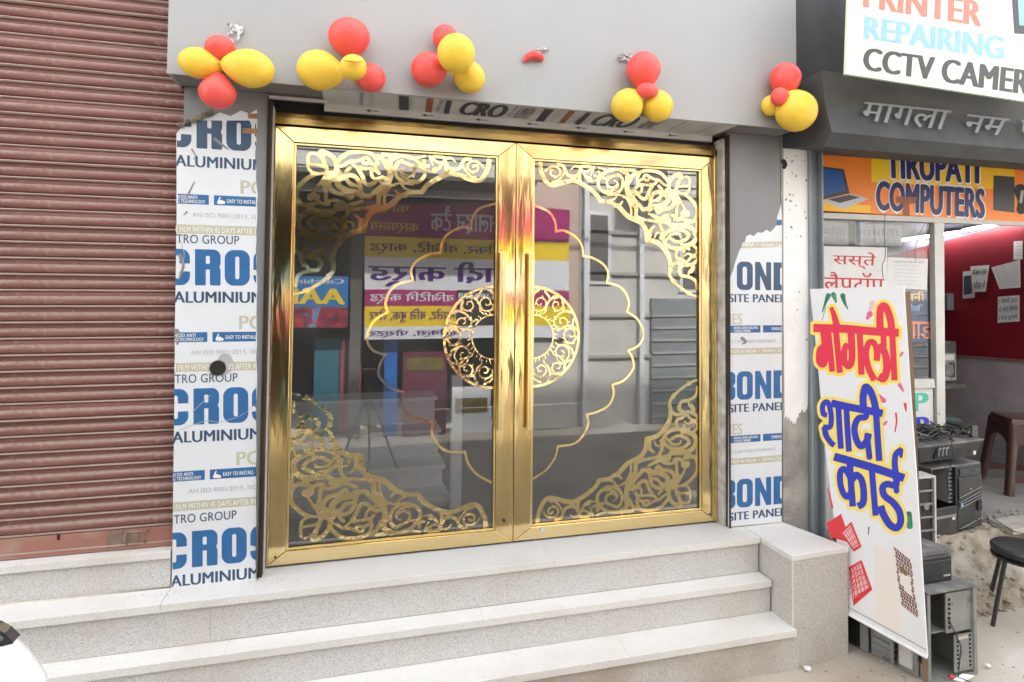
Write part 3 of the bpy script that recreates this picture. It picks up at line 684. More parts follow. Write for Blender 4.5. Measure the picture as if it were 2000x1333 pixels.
for n_, y0 in enumerate((512, 725, 934)):
    heavy_word('BOND', [(1403,1436),(1439,1470),(1474.5,1506),(1510.5,1545)], y0, y0+55, 8.5, M['blue'] if n_ else M['navy'], 1475, PP, cr_, (1424 if n_ else 1437, 1526.5, None, None))
    rt('SITE PANEL', 1424, 1533, y0+63, y0+79, M['navy'], .04)
    if n_ < 2:
        rt('SERIES', 1392, 1449, y0+101, y0+122, M['beige_p'], .02)
        slabp(1424, 1485, y0+124, y0+138, M['blue'], 1475., PP, cr_); slabp(1490, 1526.5, y0+124, y0+138, M['blue'], 1475., PP, cr_)
        rt('INDIAN GREEN BUILDING', 1433, 1480, y0+126, y0+131, M['white_p'], .03, .005); rt('COUNCIL MEMBER', 1433, 1466, y0+132, y0+137, M['white_p'], .03, .005); rt('POWER BOARD', 1507, 1535, y0+128, y0+134, M['white_p'], .03, .005)
        rt('DUST CERTIFIED COMPANY', 1412, 1515, y0+152, y0+158, M['grey_p'], .006)
        slabp(1424, 1526.5, y0+168, y0+180, M['beige_p'], 1475., PP, cr_); rt('MADE IN INDIA  •  WWW.CROSSBOND', 1424, 1558, y0+170.5, y0+177.5, M['white_p'], .02, .005)
quad_px('print_band', [(1451,474),(1526.5,472),(1526.5,483),(1446,485.5)], PP, .003, M['beige_p'], cr_); rt('INDIA  •  WWW.CROSS', 1450, 1540, 475, 482, M['white_p'], .02, .005)
quad_px('print_band', [(1517,430),(1526.5,429.5),(1526.5,440),(1516,441)], PP, .003, M['blue'], cr_)
flat_px('torn_patch', [([(1449,661),(1456,668),(1450,672)], 3.2, 1.5)], PP, .0052, .7, M['grey_panel'], cr_)

# soffit film above the door
sf = thing('soffit_film', 'dusty printed protective film on the soffit above the golden doors', 'film', (1.3, -.15, FZ))
SZ = Pl((0,0,FZ-.001), (0,0,-1))
part('film_sheet', MB().box(.24, 2.56, FY+.014, -.03, FZ-.001, FZ+.001), M['silver_film'], sf)
part('film_edge', MB().box(.24, 2.56, -.028, -.012, 2.352, FZ+.001), M['silver_film'], sf)
def sftext(body, x, w, y0, d, m, bold=.03):
    V, Fc = text_geo(body)[:2]
    flat('lettering', [Vector((x+u*w, y0+d*(1-v)*1.0 , FZ-.003)) for u, v in V], Fc, m, sf)
for x in (.95, 1.72):
    sftext('ALUMINIUM', x+.30, .09, -.275, .21, M['dark_p'], .01)
    heavy_r = thick('CRO', .09)
    flat('letter', [Vector((x+u*.24, -.28+.23*(1-v), FZ-.003-k_*.0002)) for u, v, k_ in heavy_r[0]], heavy_r[1], M['dark_p'], sf)
    for a, wd, mm in ((x-.34,.05,'dark_p'), (x-.20,.035,'rust_p'), (x-.10,.03,'dark_p')):
        flat('print_band', [(a,-.28,FZ-.003),(a+wd,-.28,FZ-.003),(a+wd+.02,-.04,FZ-.003),(a+.02,-.04,FZ-.003)], [(0,1,2,3)], M[mm], sf)
for i in range(11):
    x = .42+.2*i
    for q_, (tx_, m_) in enumerate((('METRO GROUP', 'dark_p'), ('ISO 9001:2015', 'grey_p'))):
        V, Fc = text_geo(tx_)[:2]; flat('lettering', [Vector((x+q_*.05+v*.018, -.275+.2*u, FZ-.0025)) for u, v in V], Fc, M[m_], sf)
for i in range(7):
    x = .45+.3*i; flat_px('arrow_mark', [], PY(-.028), 0, 1, M['dark_p'], sf) if False else flat('arrow_mark', [(x,-.0295,2.372),(x+.025,-.0295,2.380),(x+.025,-.0295,2.374),(x+.07,-.0295,2.374),(x+.07,-.0295,2.370),(x+.025,-.0295,2.370),(x+.025,-.0295,2.364)], [(0,1,2,3,4,5,6)], M['dark_p'], sf)

# ================================================================== GOLD DOORS
fr = thing('door_frame', 'dark bronze and brass outer frame around the double doors', 'door frame', (1.29, 0, 0))
part('header', MB().box(-.012, 2.585, -.045, .03, 2.262, 2.300), M['brass_d'], fr, bev=.002)
part('header', MB().box(-.012, 2.585, -.020, .03, 2.303, 2.330), M['brass_d'], fr, bev=.002)
part('header_gap', MB().box(-.03, 2.60, .005, .03, 2.331, 2.369), M['black'], fr)
part('jamb', MB().box(2.573, 2.590, -.035, .03, .001, 2.26), M['brass'], fr, bev=.002)
part('jamb_plaster', MB().box(2.5915, 2.6085, -.09, .03, .001, 2.36), M['jamb_white'], fr)
part('jamb_plaster', MB().box(-.0195, -.006, -.118, .03, .001, 2.36), M['dark_alu'], fr)
part('jamb_strip', MB().box(-.0245, -.0205, -.136, -.02, .001, 2.375), M['dark_alu'], fr)
part('jamb_strip', MB().box(-.0050, -.0010, -.085, -.02, .001, 2.34), M['white_alu'], fr)
part('jamb_strip', MB().box(2.6092, 2.6122, -.135, .0, .001, 2.375), M['dark_alu'], fr)
part('top_rail_trim', MB().box(-.0245, .26, -.128, -.118, 2.365, 2.381), M['white_alu'], fr)

GP = PY(0)
def c1(x, y): return (520+x/3.03, 200+y/3.03)
def c3(x, y): return (560+x/6.664, 280+y/6.664)
def c4(x, y): return (560+x/6.664, 400+y/6.664)
def c5(x, y): return (740+x/8.33, 280+y/8.33)
ORN = []
def A(fn, pts, w0, w1=None, sc=1.0):
    s_ = {c3: 6.664, c4: 6.664, c5: 8.33, c1: 3.03}[fn]
    ORN.append(([fn(*p) for p in pts], (w0*1.10+4)/2/s_, ((w1 if w1 is not None else w0)*1.10+4)/2/s_))
A(c5, [(1790,275),(1780,380),(1720,520),(1650,600),(1560,610),(1430,570),(1300,520),(1180,500),(1060,530),(900,610),(770,700),(700,800)], 68)
A(c5, [(700,800),(560,800),(430,830),(310,900),(220,980),(130,1050)], 60)
A(c3, [(1440,720),(1340,810),(1240,850),(1120,890),(1050,960),(1015,1040),(1005,1140)], 62)
A(c3, [(1005,1145),(900,1150),(780,1200),(700,1280),(650,1340)], 58)
A(c4, [(700,460),(640,540),(605,640),(600,740),(610,830),(570,910),(450,1010),(300,1100),(180,1150),(100,1165)], 66, 22)
A(c3, [(1330,240),(1350,380),(1330,500),(1300,590),(1240,640),(1190,700),(1195,790),(1140,830),(1040,850)], 66, 40)
A(c3, [(640,290),(680,220),(780,140),(900,115),(1050,125),(1150,180),(1180,260),(1165,340),(1200,390)], 42)
A(c3, [(1180,170),(1240,200),(1290,290),(1330,340)], 45)
A(c3, [(660,310),(740,290),(820,240),(900,235),(980,210)], 32)
for a in range(8):
    t0, t1 = a*math.pi/4, (a+1)*math.pi/4; A(c3, [(1030+46*math.cos(t0), 228+40*math.sin(t0)), (1030+46*math.cos(t1), 228+40*math.sin(t1))], 34)
A(c3, [(1080,250),(1150,290)], 36)
A(c3, [(850,260),(900,310),(1000,335),(1100,335),(1190,375)], 32)
A(c3, [(930,340),(980,420),(1010,500),(1050,545),(1130,525),(1190,465),(1280,460),(1290,510)], 44)
A(c3, [(1250,540),(1190,600),(1120,660),(1080,700),(1000,680)], 50)
A(c3, [(1100,350),(1110,430),(1160,480)], 34); A(c3, [(1190,480),(1255,540),(1190,590)], 34)
A(c3, [(500,130),(440,120),(460,190),(490,260),(520,340),(525,400),(470,480),(410,560),(350,650)], 58, 26)
A(c3, [(320,700),(345,690),(380,705)], 85); A(c3, [(470,110),(560,150),(620,210),(650,300),(640,380)], 48)
A(c3, [(430,150),(300,140),(285,260),(440,290),(530,330)], 28); A(c3, [(270,280),(300,350),(380,400),(500,390)], 28)
A(c3, [(380,400),(300,440),(220,500),(150,580),(135,680),(160,760),(220,810),(380,790)], 44)
A(c3, [(530,400),(600,380),(680,375),(720,430),(820,415),(900,450),(950,520),(960,600),(990,690)], 48)
A(c3, [(560,440),(640,400),(690,440),(660,520),(710,580),(800,625),(900,640),(980,690)], 62)
A(c3, [(700,470),(780,480),(880,550),(940,570)], 26); A(c3, [(820,330),(765,385),(780,460),(830,540),(890,550)], 38)
A(c3, [(460,520),(560,500),(650,450),(700,440)], 45); A(c3, [(480,530),(505,620),(512,740),(545,790),(470,800),(420,770)], 44)
A(c3, [(540,500),(570,590),(640,645),(760,675),(820,725),(860,690),(865,660)], 52, 34); A(c3, [(540,750),(640,745),(740,775)], 34)
A(c3, [(655,825),(760,825)], 82); A(c3, [(760,830),(880,790),(980,755)], 60, 30)
A(c3, [(110,770),(280,830),(400,870),(560,885),(700,860),(820,860),(1000,850)], 36)
A(c3, [(600,900),(420,890),(300,890),(190,950),(150,1050),(190,1130),(280,1180),(350,1200)], 62)
A(c3, [(280,1020),(380,960),(500,950),(620,980),(700,1040),(730,1110),(690,1180),(600,1230),(480,1240),(400,1220)], 46)
A(c3, [(280,1030),(320,1090),(400,1130),(500,1140),(600,1100),(620,1060),(540,1020),(450,1020),(428,1060)], 42, 26)
A(c3, [(620,1060),(690,1140)], 30); A(c3, [(820,870),(770,940),(750,1010),(770,1100)], 40); A(c3, [(780,1020),(850,1035),(872,1090)], 22)
A(c3, [(890,940),(955,990),(960,1060),(975,1120)], 26, 60); A(c3, [(120,780),(135,850),(125,930)], 42)
A(c4, [(270,440),(410,370)], 34); A(c4, [(320,390),(370,490)], 34); A(c4, [(285,400),(410,455)], 30)
A(c4, [(190,385),(130,430),(130,500),(200,530),(290,510),(360,550)], 38, 18); A(c4, [(400,420),(460,450),(500,520),(480,590),(410,600),(340,640)], 40)
A(c4, [(120,560),(125,610),(180,650),(250,680),(330,690),(440,660),(520,670),(580,720),(600,770)], 40)
A(c4, [(170,550),(240,575),(300,640)], 34); A(c4, [(200,680),(195,740),(260,790),(280,850)], 66, 24)
A(c4, [(380,690),(445,740),(430,800),(400,850),(280,865),(180,900),(130,960),(118,1060)], 50, 30)
A(c5, [(60,185),(200,195),(300,205),(430,215),(560,250),(620,290),(700,370),(740,450),(735,540),(660,620),(560,645),(430,650),(330,590),(275,500),(270,400),(310,320),(380,290)], 50)
A(c5, [(150,330),(200,260),(290,215)], 75); A(c5, [(170,320),(180,500),(150,600),(110,700),(50,760),(0,830)], 78, 56)
A(c5, [(380,300),(480,345),(560,400),(580,480),(500,540),(420,520),(370,470),(390,425),(440,410)], 44, 20); A(c5, [(350,470),(400,560),(500,605),(600,610)], 30)
A(c5, [(600,395),(810,370)], 40); A(c5, [(735,290),(720,420)], 44); A(c5, [(620,290),(740,370)], 34)
A(c5, [(600,240),(680,230),(750,212)], 30); A(c5, [(830,220),(850,290),(880,360)], 40, 20); A(c5, [(870,250),(960,315),(1060,305)], 36)
A(c5, [(900,215),(1040,230),(1080,300),(1090,400),(1080,500)], 46); A(c5, [(770,440),(860,465),(960,435),(1020,340)], 18, 40); A(c5, [(900,430),(980,410),(1010,350)], 60, 20)
A(c5, [(1090,250),(1180,250),(1250,310)], 44, 12); A(c5, [(1100,340),(1130,400),(1220,430),(1320,400),(1360,320),(1400,270),(1480,255)], 50)
A(c5, [(1380,400),(1430,480),(1490,540),(1580,555)], 30, 22); A(c5, [(1700,400),(1640,330),(1540,295),(1455,330),(1440,400),(1490,460),(1570,460),(1610,420),(1600,370),(1550,365),(1535,385)], 26, 36)
A(c5, [(90,1030),(90,900),(130,790),(200,700),(300,660),(400,660),(560,680)], 40, 20); A(c5, [(380,680),(430,740),(520,770)], 34, 22); A(c5, [(270,770),(320,830),(420,860)], 24, 60)
# convert corner ornament to door coordinates (metres from the glass corner at x=.106, z=2.163)
GX0, GX1, GZ0, GZ1 = .106, 1.176, .092, 2.163
def topl(p): v = GP.at(*p); return (v.x-GX0, GZ1-v.z)
corner = []; random.seed(17)
for pts, a, c in ORN:
    P = cat([np.array(topl(p)) for p in pts], 4); s_ = 1/352.0
    corner.append((P, a*s_, c*s_))
    if len(P) > 12:                                # leaf spurs growing off the scrolls
        for k in range(5, len(P)-4, 8):
            d = P[k+1]-P[k-1]; L = np.hypot(*d)
            if L < 1e-6: continue
            d = d/L; nn = np.array((-d[1], d[0]))*random.choice((-1, 1)); ln = random.uniform(.016, .030)
            corner.append(([P[k], P[k]+(d*.8+nn*.6)*ln], max(a, c)*s_*.95, .0006))
cv, cf = sdf_mesh(corner, .0034)
cv = [(max(x, .001), max(y, .001)) for x, y in cv]
# scalloped ring, left half, measured from the closing edge of the leaf
SC = [[(967,398),(936,408),(922,428),(920,447)], [(920,447),(903,444),(878,455),(864,472),(860,494)], [(860,494),(839,497),(814,510),(803,528),(806,548)],
      [(806,548),(778,555),(761,570),(753,591),(757,610)], [(757,610),(734,624),(720,644),(717,666),(729,685),(753,694)], [(753,694),(743,709),(740,734),(762,758),(789,766)],
      [(789,766),(786,787),(797,809),(824,821),(847,824)], [(847,824),(843,844),(856,869),(875,882),(899,883)], [(908,882),(914,905),(933,928),(960,942)]]
SC[7][-1] = (906,883)
ring = []
for s_ in SC: ring.append((cat([np.array(((lambda v: (v.x, v.z))(GP.at(*p)))) for p in s_], 5), .0085, .0085))
# medallion
MC = (1.176, 1.150)
import itertools
med = []; R1_, R0_ = .285, .125
med.append(([np.array((MC[0]-R1_*math.sin(a)*.985, MC[1]+R1_*math.cos(a))) for a in np.linspace(0, math.pi, 40)], .009, .009))
med.append(([np.array((MC[0]-R0_*math.sin(a), MC[1]+R0_*math.cos(a))) for a in np.linspace(0, math.pi, 30)], .005, .005))
random.seed(11)
def spiral(c, r0, r1, t0, turns, sgn, n=16):
    return [np.array((c[0]+(r0+(r1-r0)*k/n)*math.cos(t0+sgn*2*math.pi*turns*k/n), c[1]+(r0+(r1-r0)*k/n)*math.sin(t0+sgn*2*math.pi*turns*k/n))) for k in range(n+1)]
def PT(r, a): return np.array((MC[0]-r*math.sin(a), MC[1]+r*math.cos(a)))
for i in range(7):
    a = math.pi*(i+.5)/7+random.uniform(-.05,.05); sg_ = 1 if i % 2 else -1; rc = .215+.018*sg_; c_ = PT(rc, a)
    sp = spiral(c_, random.uniform(.048,.056), .008, random.uniform(0,6.28), random.uniform(1.2,1.5), sg_); med.append((sp, .0065, .004))
    med.append((cat([PT(.140, a-.26), PT(.165, a-.18), PT(.20, a-.24), PT(.245, a-.20), PT(.270, a-.10)], 5), .003, .010))
    med.append((cat([PT(.268, a+.06), PT(.245, a+.20), PT(.215, a+.24), PT(.185, a+.20)], 5), .008, .002))
    for k in (3, 7, 11): 
        d = sp[k+1]-sp[k-1]; d = d/np.hypot(*d); nn = np.array((-d[1], d[0]))*sg_*-1; med.append(([sp[k], sp[k]+(d*.6+nn*.8)*.022], .006, .0005))
    med.append(([PT(.132, a+.1), PT(.155, a+.16)], .006, .001)); med.append(([PT(.132, a-.05), PT(.152, a-.02)], .005, .001))
rv_, rf_ = sdf_mesh([(p, a*.8, c*.8) for p, a, c in ring], .0034); rv_ = [(min(x, GX1-.001), y) for x, y in rv_]
gv_, gf_ = sdf_mesh([(p, a*.85, c*.85) for p, a, c in med], .0030)
gv_ = [(min(x, GX1-.001), y) for x, y in gv_]

def bev_bar(mb, x0, x1, y0, y1, z0, z1): mb.box(x0, x1, y0, y1, z0, z1)
def make_leaf(side):
    """side=+1: left leaf (hinge at x=0) built directly; -1: right leaf, mirrored about x=1.2905"""
    CX = 1.2905
    fx = (lambda x: x) if side > 0 else (lambda x: 2*CX-x)
    lab = 'left leaf of the brass framed glass double door with gold arabesque film' if side > 0 else 'right leaf of the brass framed glass double door, lock disc on its bottom rail'
    t = thing('glass_door', lab, 'door', (fx(.64), 0, 0))
    def bx(nm, x0, x1, y0, y1, z0, z1, m, bev=.0025):
        return part(nm, MB().box(fx(x0), fx(x1), y0, y1, z0, z1), m, t, bev=bev)
    W0, W1, Z0, Z1 = .002, 1.289, .012, 2.256
    a, c = GX0-.012, GX1+.012; zb, zt = GZ0-.012, GZ1+.012
    # mitred frame: four pieces
    def mit(nm, poly, m):
        mb = MB().prism([(fx(x), z) for x, z in poly], 1, -.030, .012); part(nm, mb, m, t, bev=.003)
    mit('stile', [(W0, Z0), (a, zb), (a, zt), (W0, Z1)], M['brass']); mit('stile', [(c, zb), (W1, Z0), (W1, Z1), (c, zt)], M['brass'])
    mit('rail', [(W0+.0006, Z1), (a+.0006, zt), (c-.0006, zt), (W1-.0006, Z1)], M['brass_h']); mit('rail', [(W0+.0006, Z0), (W1-.0006, Z0), (c-.0006, zb), (a+.0006, zb)], M['brass_h'])
    for x0, x1, z0, z1 in ((a+.001, GX0, zb+.001, zt-.001), (GX1, c-.001, zb+.001, zt-.001)): bx('beading', x0, x1, -.020, -.008, z0, z1, M['brass_bar'], .002)
    for z0, z1 in ((zb+.001, GZ0), (GZ1, zt-.001)): bx('beading', GX0+.0005, GX1-.0005, -.020, -.008, z0, z1, M['brass_bar'], .002)
    g_ = part('glass_pane', MB().add([(fx(a), .0, zb), (fx(c), .0, zb), (fx(c), .0, zt), (fx(a), .0, zt)], [(0,1,2,3)]), M['glass'], t)
    # gold film pieces, each a thin sheet on the pane
    flat('corner_ornament', [(fx(GX0+x), -.002, GZ1-y) for x, y in cv], cf, M['ornament' if side > 0 else 'ornament_w'], t)
    flat('corner_ornament', [(fx(GX0+x), -.002, GZ0+y) for x, y in cv], cf, M['ornament_w' if side > 0 else 'ornament'], t)
    flat('scalloped_ring', [(fx(x), -.003, z) for x, z in rv_], rf_, M['ornament'], t)
    flat('medallion', [(fx(x), -.002, z) for x, z in gv_], gf_, M['ornament_w'], t)
    # D pull handle near the closing edge
    hx = 1.207; zt_, zb_ = at(975, 492, 1, -.06).z, at(975, 843, 1, -.06).z
    part('pull_handle', MB().box(fx(hx-.019), fx(hx+.019), -.068, -.052, zb_, zt_), M['brass_bar'], t, bev=.005)
    part('handle_groove', MB().box(fx(hx-.004), fx(hx+.004), -.0705, -.0685, zb_+.01, zt_-.01), M['brass'], t, bev=.001)
    for z in (zb_+.08, zt_-.08): part('handle_post', MB().tube([(fx(hx), -.0515, z), (fx(hx), -.031, z)], .007, 10), M['brass_bar'], t, smooth=True)
    for x, z in ((.045, .055),): part('screw', MB().tube([(fx(x), -.0305, z), (fx(x), -.034, z)], .006, 10), M['dark_alu'], t)
    if side < 0:
        lc = PY(-.031).at(1060, 1036)
        part('lock_disc', MB().lathe([(.014, 0), (.014, .004), (.010, .005)], (0,0,0), 20, Matrix.Rotation(R_(90), 3, 'X')), M['white_alu'], None)
        o_ = COL.objects[-1]; o_.parent = t; o_.location = lc - t.location
    else:
        lc = PY(-.031).at(984, 1017)
        part('floor_bolt', MB().tube([lc, lc+Vector((0,-.006,0))], .009, 12), M['dark_alu'], t)
    return t
make_leaf(1); make_leaf(-1)

# ================================================================== BALLOONS
def balloon(px, py, rx, ry, col, ang, label, depth=0.0, tear=.18, name='balloon'):
    """px ellipse on the fascia: semi-axes rx (across), ry (along axis); ang = direction of the knot in degrees (0 = right, 90 = down)"""
    s_ = (at(px+50, py, 1, FY).x - at(px-50, py, 1, FY).x)/100
    a, b_ = rx*s_, ry*s_; dep = a*.92
    c = at(px, py, 1, FY-dep-.004-depth)
    k = (c.y-CAM[1])/(FY-CAM[1]); a *= k; b_ *= k; dep *= k
    c = at(px, py, 1, FY-dep-.004-depth)
    prof = []
    for i in range(15):
        t = math.pi*i/14; z = -math.cos(t); r = math.sin(t)*(1-tear*max(z, 0)**1.5*.9); prof.append((max(r, .004)*1.0, z*(1+tear*.35*(z > 0))))
    prof += [(.03, 1+tear*.35+.03), (.07, 1+tear*.35+.09), (.02, 1+tear*.35+.10)]
    mb = MB(); n = 28; t_ = R_(ang); dirv = Vector((math.cos(t_), 0, -math.sin(t_))); side = Vector((math.sin(t_), 0, math.cos(t_))); fw = Vector((0, 1, 0))
    vs = []
    for r, z in prof:
        for q in range(n):
            u = 2*math.pi*q/n; vs.append(c + dirv*(z*b_) + side*(r*a*math.cos(u)) + fw*(r*dep*math.sin(u)))
    m = len(prof)
    mb.add(vs, [(i*n+k_, i*n+(k_+1) % n, (i+1)*n+(k_+1) % n, (i+1)*n+k_) for i in range(m-1) for k_ in range(n)] + [tuple(range(n)), tuple(range((m-1)*n, m*n))])
    e = bpy.data.objects
    o = part(name, mb, M[col], None, smooth=True)
    o.data.transform(Matrix.Translation(-c)); o.location = c
    tag(o, label, 'balloon', 'balloons taped along the grey fascia'); return o
balloon(430,95,31,27,'b_red',85,'small red balloon at the top of the leftmost cluster, beside crumpled foil', 0, .5)
balloon(390,124,33,43,'b_yel',8,'dented yellow balloon at the far left end of the fascia', .0, .4)
balloon(487,134,40,51,'b_yel',186,'big dusty yellow balloon on the right of the leftmost cluster', .02, .3)
balloon(425,180,38,36,'b_red',-88,'drop-shaped red balloon hanging below the leftmost cluster', .0, .6)
balloon(682,73,42,38,'b_red',85,'largest red balloon, on top of the second cluster from the left', .0, .2)
balloon(625,138,41,46,'b_yel',5,'big yellow balloon on the left of the second cluster', .0, .3)
balloon(723,152,29,31,'b_red',-170,'red balloon at the lower right of the second cluster, shaded', .0, .3)
bl = balloon(690,132,26,27,'b_yel',160,'small puckered yellow balloon in front of the second cluster', .16, .05)
cc = bl.location; part('pucker', MB().tube([cc+Vector((-.045,-.062,.006)), cc+Vector((0,-.075,.002)), cc+Vector((.045,-.062,.008))], [.003,.009,.003], 8), M['b_yel'], bl, smooth=True)
balloon(870,75,25,26,'b_red',60,'small red balloon half hidden behind the yellow one, third cluster', .0, .2)
balloon(838,136,34,36,'b_red',-20,'red balloon on the left of the third cluster', .0, .1)
balloon(916,151,30,32,'b_yel',-150,'yellow balloon at the lower right of the third cluster', .0, .15)
balloon(891,105,37,38,'b_yel',100,'round yellow balloon in front at the top of the third cluster', .13, .05)
balloon(1257,138,31,33,'b_red',88,'upright red balloon on top of the fourth cluster', .0, .5)
balloon(1225,206,29,30,'b_yel',-60,'yellow balloon at the lower left of the fourth cluster', .0, .1)
balloon(1284,208,28,28,'b_yel',-120,'yellow balloon at the lower right of the fourth cluster', .0, .1)
balloon(1264,177,14,20,'b_red',0,'tiny red balloon in the middle of the fourth cluster', .10, .1)
balloon(1534,155,26,27,'b_red',80,'red balloon on top of the rightmost cluster', .0, .3)
balloon(1507,206,17,18,'b_yel',-50,'smallest yellow balloon, in the rightmost cluster', .0, .1)
balloon(1555,217,34,34,'b_yel',-120,'round yellow balloon hanging over the right end of the fascia', .03, .1)
balloon(1523,190,15,16,'b_red',60,'tiny red balloon in the middle of the rightmost cluster', .10, .1)
# burst balloon
c = at(1042,113,1,FY-.01); mb = MB()
mb.tube([at(1022,122,1,FY-.008), at(1030,112,1,FY-.02), at(1042,107,1,FY-.028), at(1056,112,1,FY-.02), at(1060,118,1,FY-.008)], [.006,.018,.024,.020,.008], 9)
o = part('burst_balloon', mb, M['b_red'], None, smooth=True); tag(o, 'shrivelled burst red balloon stuck to the middle of the fascia', 'balloon')
def scrap(cx, cy, w, h, label, seed):
    random.seed(seed); mb = MB(); n = 5
    P = [[at(cx+w*(i/n-.5)+random.uniform(-3,3), cy+h*(j/n-.5)+random.uniform(-3,3), 1, FY-.003-random.uniform(0,.018)) for i in range(n+1)] for j in range(n+1)]
    vs = [p for r in P for p in r]; fs = [(j*(n+1)+i, j*(n+1)+i+1, (j+1)*(n+1)+i+1, (j+1)*(n+1)+i) for j in range(n) for i in range(n) if random.random() > .3]
    o = part_nf('tape_scrap', MB().add(vs, fs), M['tape']); tag(o, label, 'tape', 'tape scraps on the fascia')
scrap(459,64,30,38,'crumpled silvery tape above the leftmost balloon cluster', 1); scrap(1060,97,26,9,'twist of clear tape holding the burst red balloon', 2); scrap(1220,112,26,16,'curled clear tape left of the fourth balloon cluster', 3)

# ================================================================== PILLAR AND CHANNEL
pl = thing('concrete_pillar', 'concrete pillar with peeling white paint right of the cladding', 'pillar', (3.09, -.1, -.6))
part('shaft', MB().box(2.992, 3.185, -.118, .12, -.64, 2.9), M['concrete'], pl, bev=.006)
# painted coat with ragged lower edge
random.seed(9); PLp = PY(-.118)
pe = [(1530,250),(1579,245),(1579.5,500),(1579,700),(1578,790)]
low = [(1577,796),(1570,806),(1563,803),(1556,822),(1548,828),(1541,818),(1534,815),(1531,810)]
quad_px('paint_coat', pe+[(p[0]+random.uniform(-1.2,1.2), p[1]+random.uniform(-5,5)) for p in cat([np.array(q_) for q_ in low], 5)]+[(1530,600)], PLp, .002, M['plaster'], pl)
for i in range(26):
    x, y = random.uniform(1533,1576), random.choice([random.uniform(300,470), random.uniform(300,480), random.uniform(560,980)])
    flat_px('paint_chip', [([(x,y),(x+random.uniform(-3,3),y+random.uniform(-4,4))], random.uniform(.7,2.6), .6)], PLp, .004, .8, M['concrete'], pl)
flat_px('paint_chip', [([(1530,316),(1533,322),(1531,327)], 5, 4)], PLp, .004, .8, M['hole'], pl)
ch = thing('guide_channel', 'grey steel shutter guide channel beside the peeling pillar', 'channel', (3.25, -.05, -.6))
part('web', MB().box(3.188, 3.29, -.10, -.085, -.62, 2.6), M['channel'], ch); part('flange', MB().box(3.188, 3.198, -.14, -.1005, -.62, 2.6), M['channel'], ch); part('flange', MB().box(3.28, 3.29, -.14, -.1005, -.62, 2.6), M['channel'], ch)

# ================================================================== COMPUTER SHOP (right)
SY = .15; SP = PY(SY)
cs = thing('computer_shop', 'open computer repair shop with crimson inner wall', 'building', (4.6, SY, -.2))
part('party_wall', MB().box(3.30, 3.42, SY-.14, 4.2, -.6, 3.9), M['dark_wall'], cs)
part('upper_wall', MB().box(3.0, 9.5, SY+.03, SY+.15, 2.44, 4.6), M['dark_wall'], cs)
WX = 6.3; WP = Pl((WX,0,0), (-1,0,0))
zr = lambda px, py: WP.at(px, py)
wy0, wy1 = .18, 4.2
# right side wall: crimson above, lilac below; borders follow the photograph
a0, a1 = WP.at(1838,694), WP.at(2000,706); t0, t1 = WP.at(1838,473), WP.at(2000,430)
def ext(a, c, y): k = (y-a.y)/(c.y-a.y); return a.z+(c.z-a.z)*k
za, zb2 = ext(a0, a1, wy0), ext(a0, a1, wy1); ta, tb = ext(t0, t1, wy0), ext(t0, t1, wy1)
ta = min(ta, 2.5); tb = max(min(tb, 2.5), 1.2); hc_ = .55
part('inner_wall', MB().hexa([(WX,wy0,-.199),(WX+.1,wy0,-.199),(WX+.1,wy1,-.199),(WX,wy1,-.199)], [(WX,wy0,za),(WX+.1,wy0,za),(WX+.1,wy1,zb2),(WX,wy1,zb2)]), M['lil_wall'], cs)
part('inner_wall', MB().hexa([(WX,wy0,za),(WX+.1,wy0,za),(WX+.1,wy1,zb2),(WX,wy1,zb2)], [(WX,wy0,ta),(WX+.1,wy0,ta),(WX+.1,wy1,tb),(WX,wy1,tb)]), M['red_wall'], cs, label='crimson panelled upper half of the side wall')
part('inner_wall', MB().hexa([(WX,wy0,ta),(WX+.1,wy0,ta),(WX+.1,wy1,tb),(WX,wy1,tb)], [(WX,wy0,ta+hc_),(WX+.1,wy0,ta+hc_),(WX+.1,wy1,tb+hc_),(WX,wy1,tb+hc_)]), M['ceil'], cs)
part('wall_trim', MB().hexa([(WX-.02,wy0,za-.012),(WX-.002,wy0,za-.012),(WX-.002,wy1,zb2-.012),(WX-.02,wy1,zb2-.012)], [(WX-.02,wy0,za+.012),(WX-.002,wy0,za+.012),(WX-.002,wy1,zb2+.012),(WX-.02,wy1,zb2+.012)]), M['rust_metal'], cs)
part('ceiling', MB().hexa([(3.42,wy0,ta+hc_),(WX+.1,wy0,ta+hc_),(WX+.1,wy1,tb+hc_),(3.42,wy1,tb+hc_)], [(3.42,wy0,ta+hc_+.1),(WX+.1,wy0,ta+hc_+.1),(WX+.1,wy1,tb+hc_+.1),(3.42,wy1,tb+hc_+.1)]), M['ceil'], cs)
part('added_upper_storey', MB().box(3.01, 9.5, -.05, 4.0, 4.65, 8.0), M['o_wall'], cs)  # unseen storey added to hold the sun off this shop front
part('back_wall', MB().box(3.42, WX, wy1, wy1+.1, -.199, 3), M['red_wall'], cs)
part('floor', MB().box(3.30, WX+.1, .0, wy1, -.3, -.2), M['conc_floor'], cs)
part('front_wall', MB().box(WX+.12, 9.5, SY, SY+.12, -.6, 3), M['dark_wall'], cs)
# tube lights
def tubel(p0, p1, label):
    a, c = WP.at(*p0, .09), WP.at(*p1, .09); t = thing('tube_light', label, 'lamp', a)
    part('tube', MB().tube([a, c], .014, 10), M['tubelight'], t, smooth=True); n_ = Vector((.030,0,.012))
    part('batten', MB().tube([a+n_, c+n_], .016, 6), M['white_alu'], t)
tubel((1774,470), (1886,455), 'lit tube light, the left one on the crimson wall'); tubel((1894,452), (1996,432), 'lit tube light, the right one on the crimson wall')

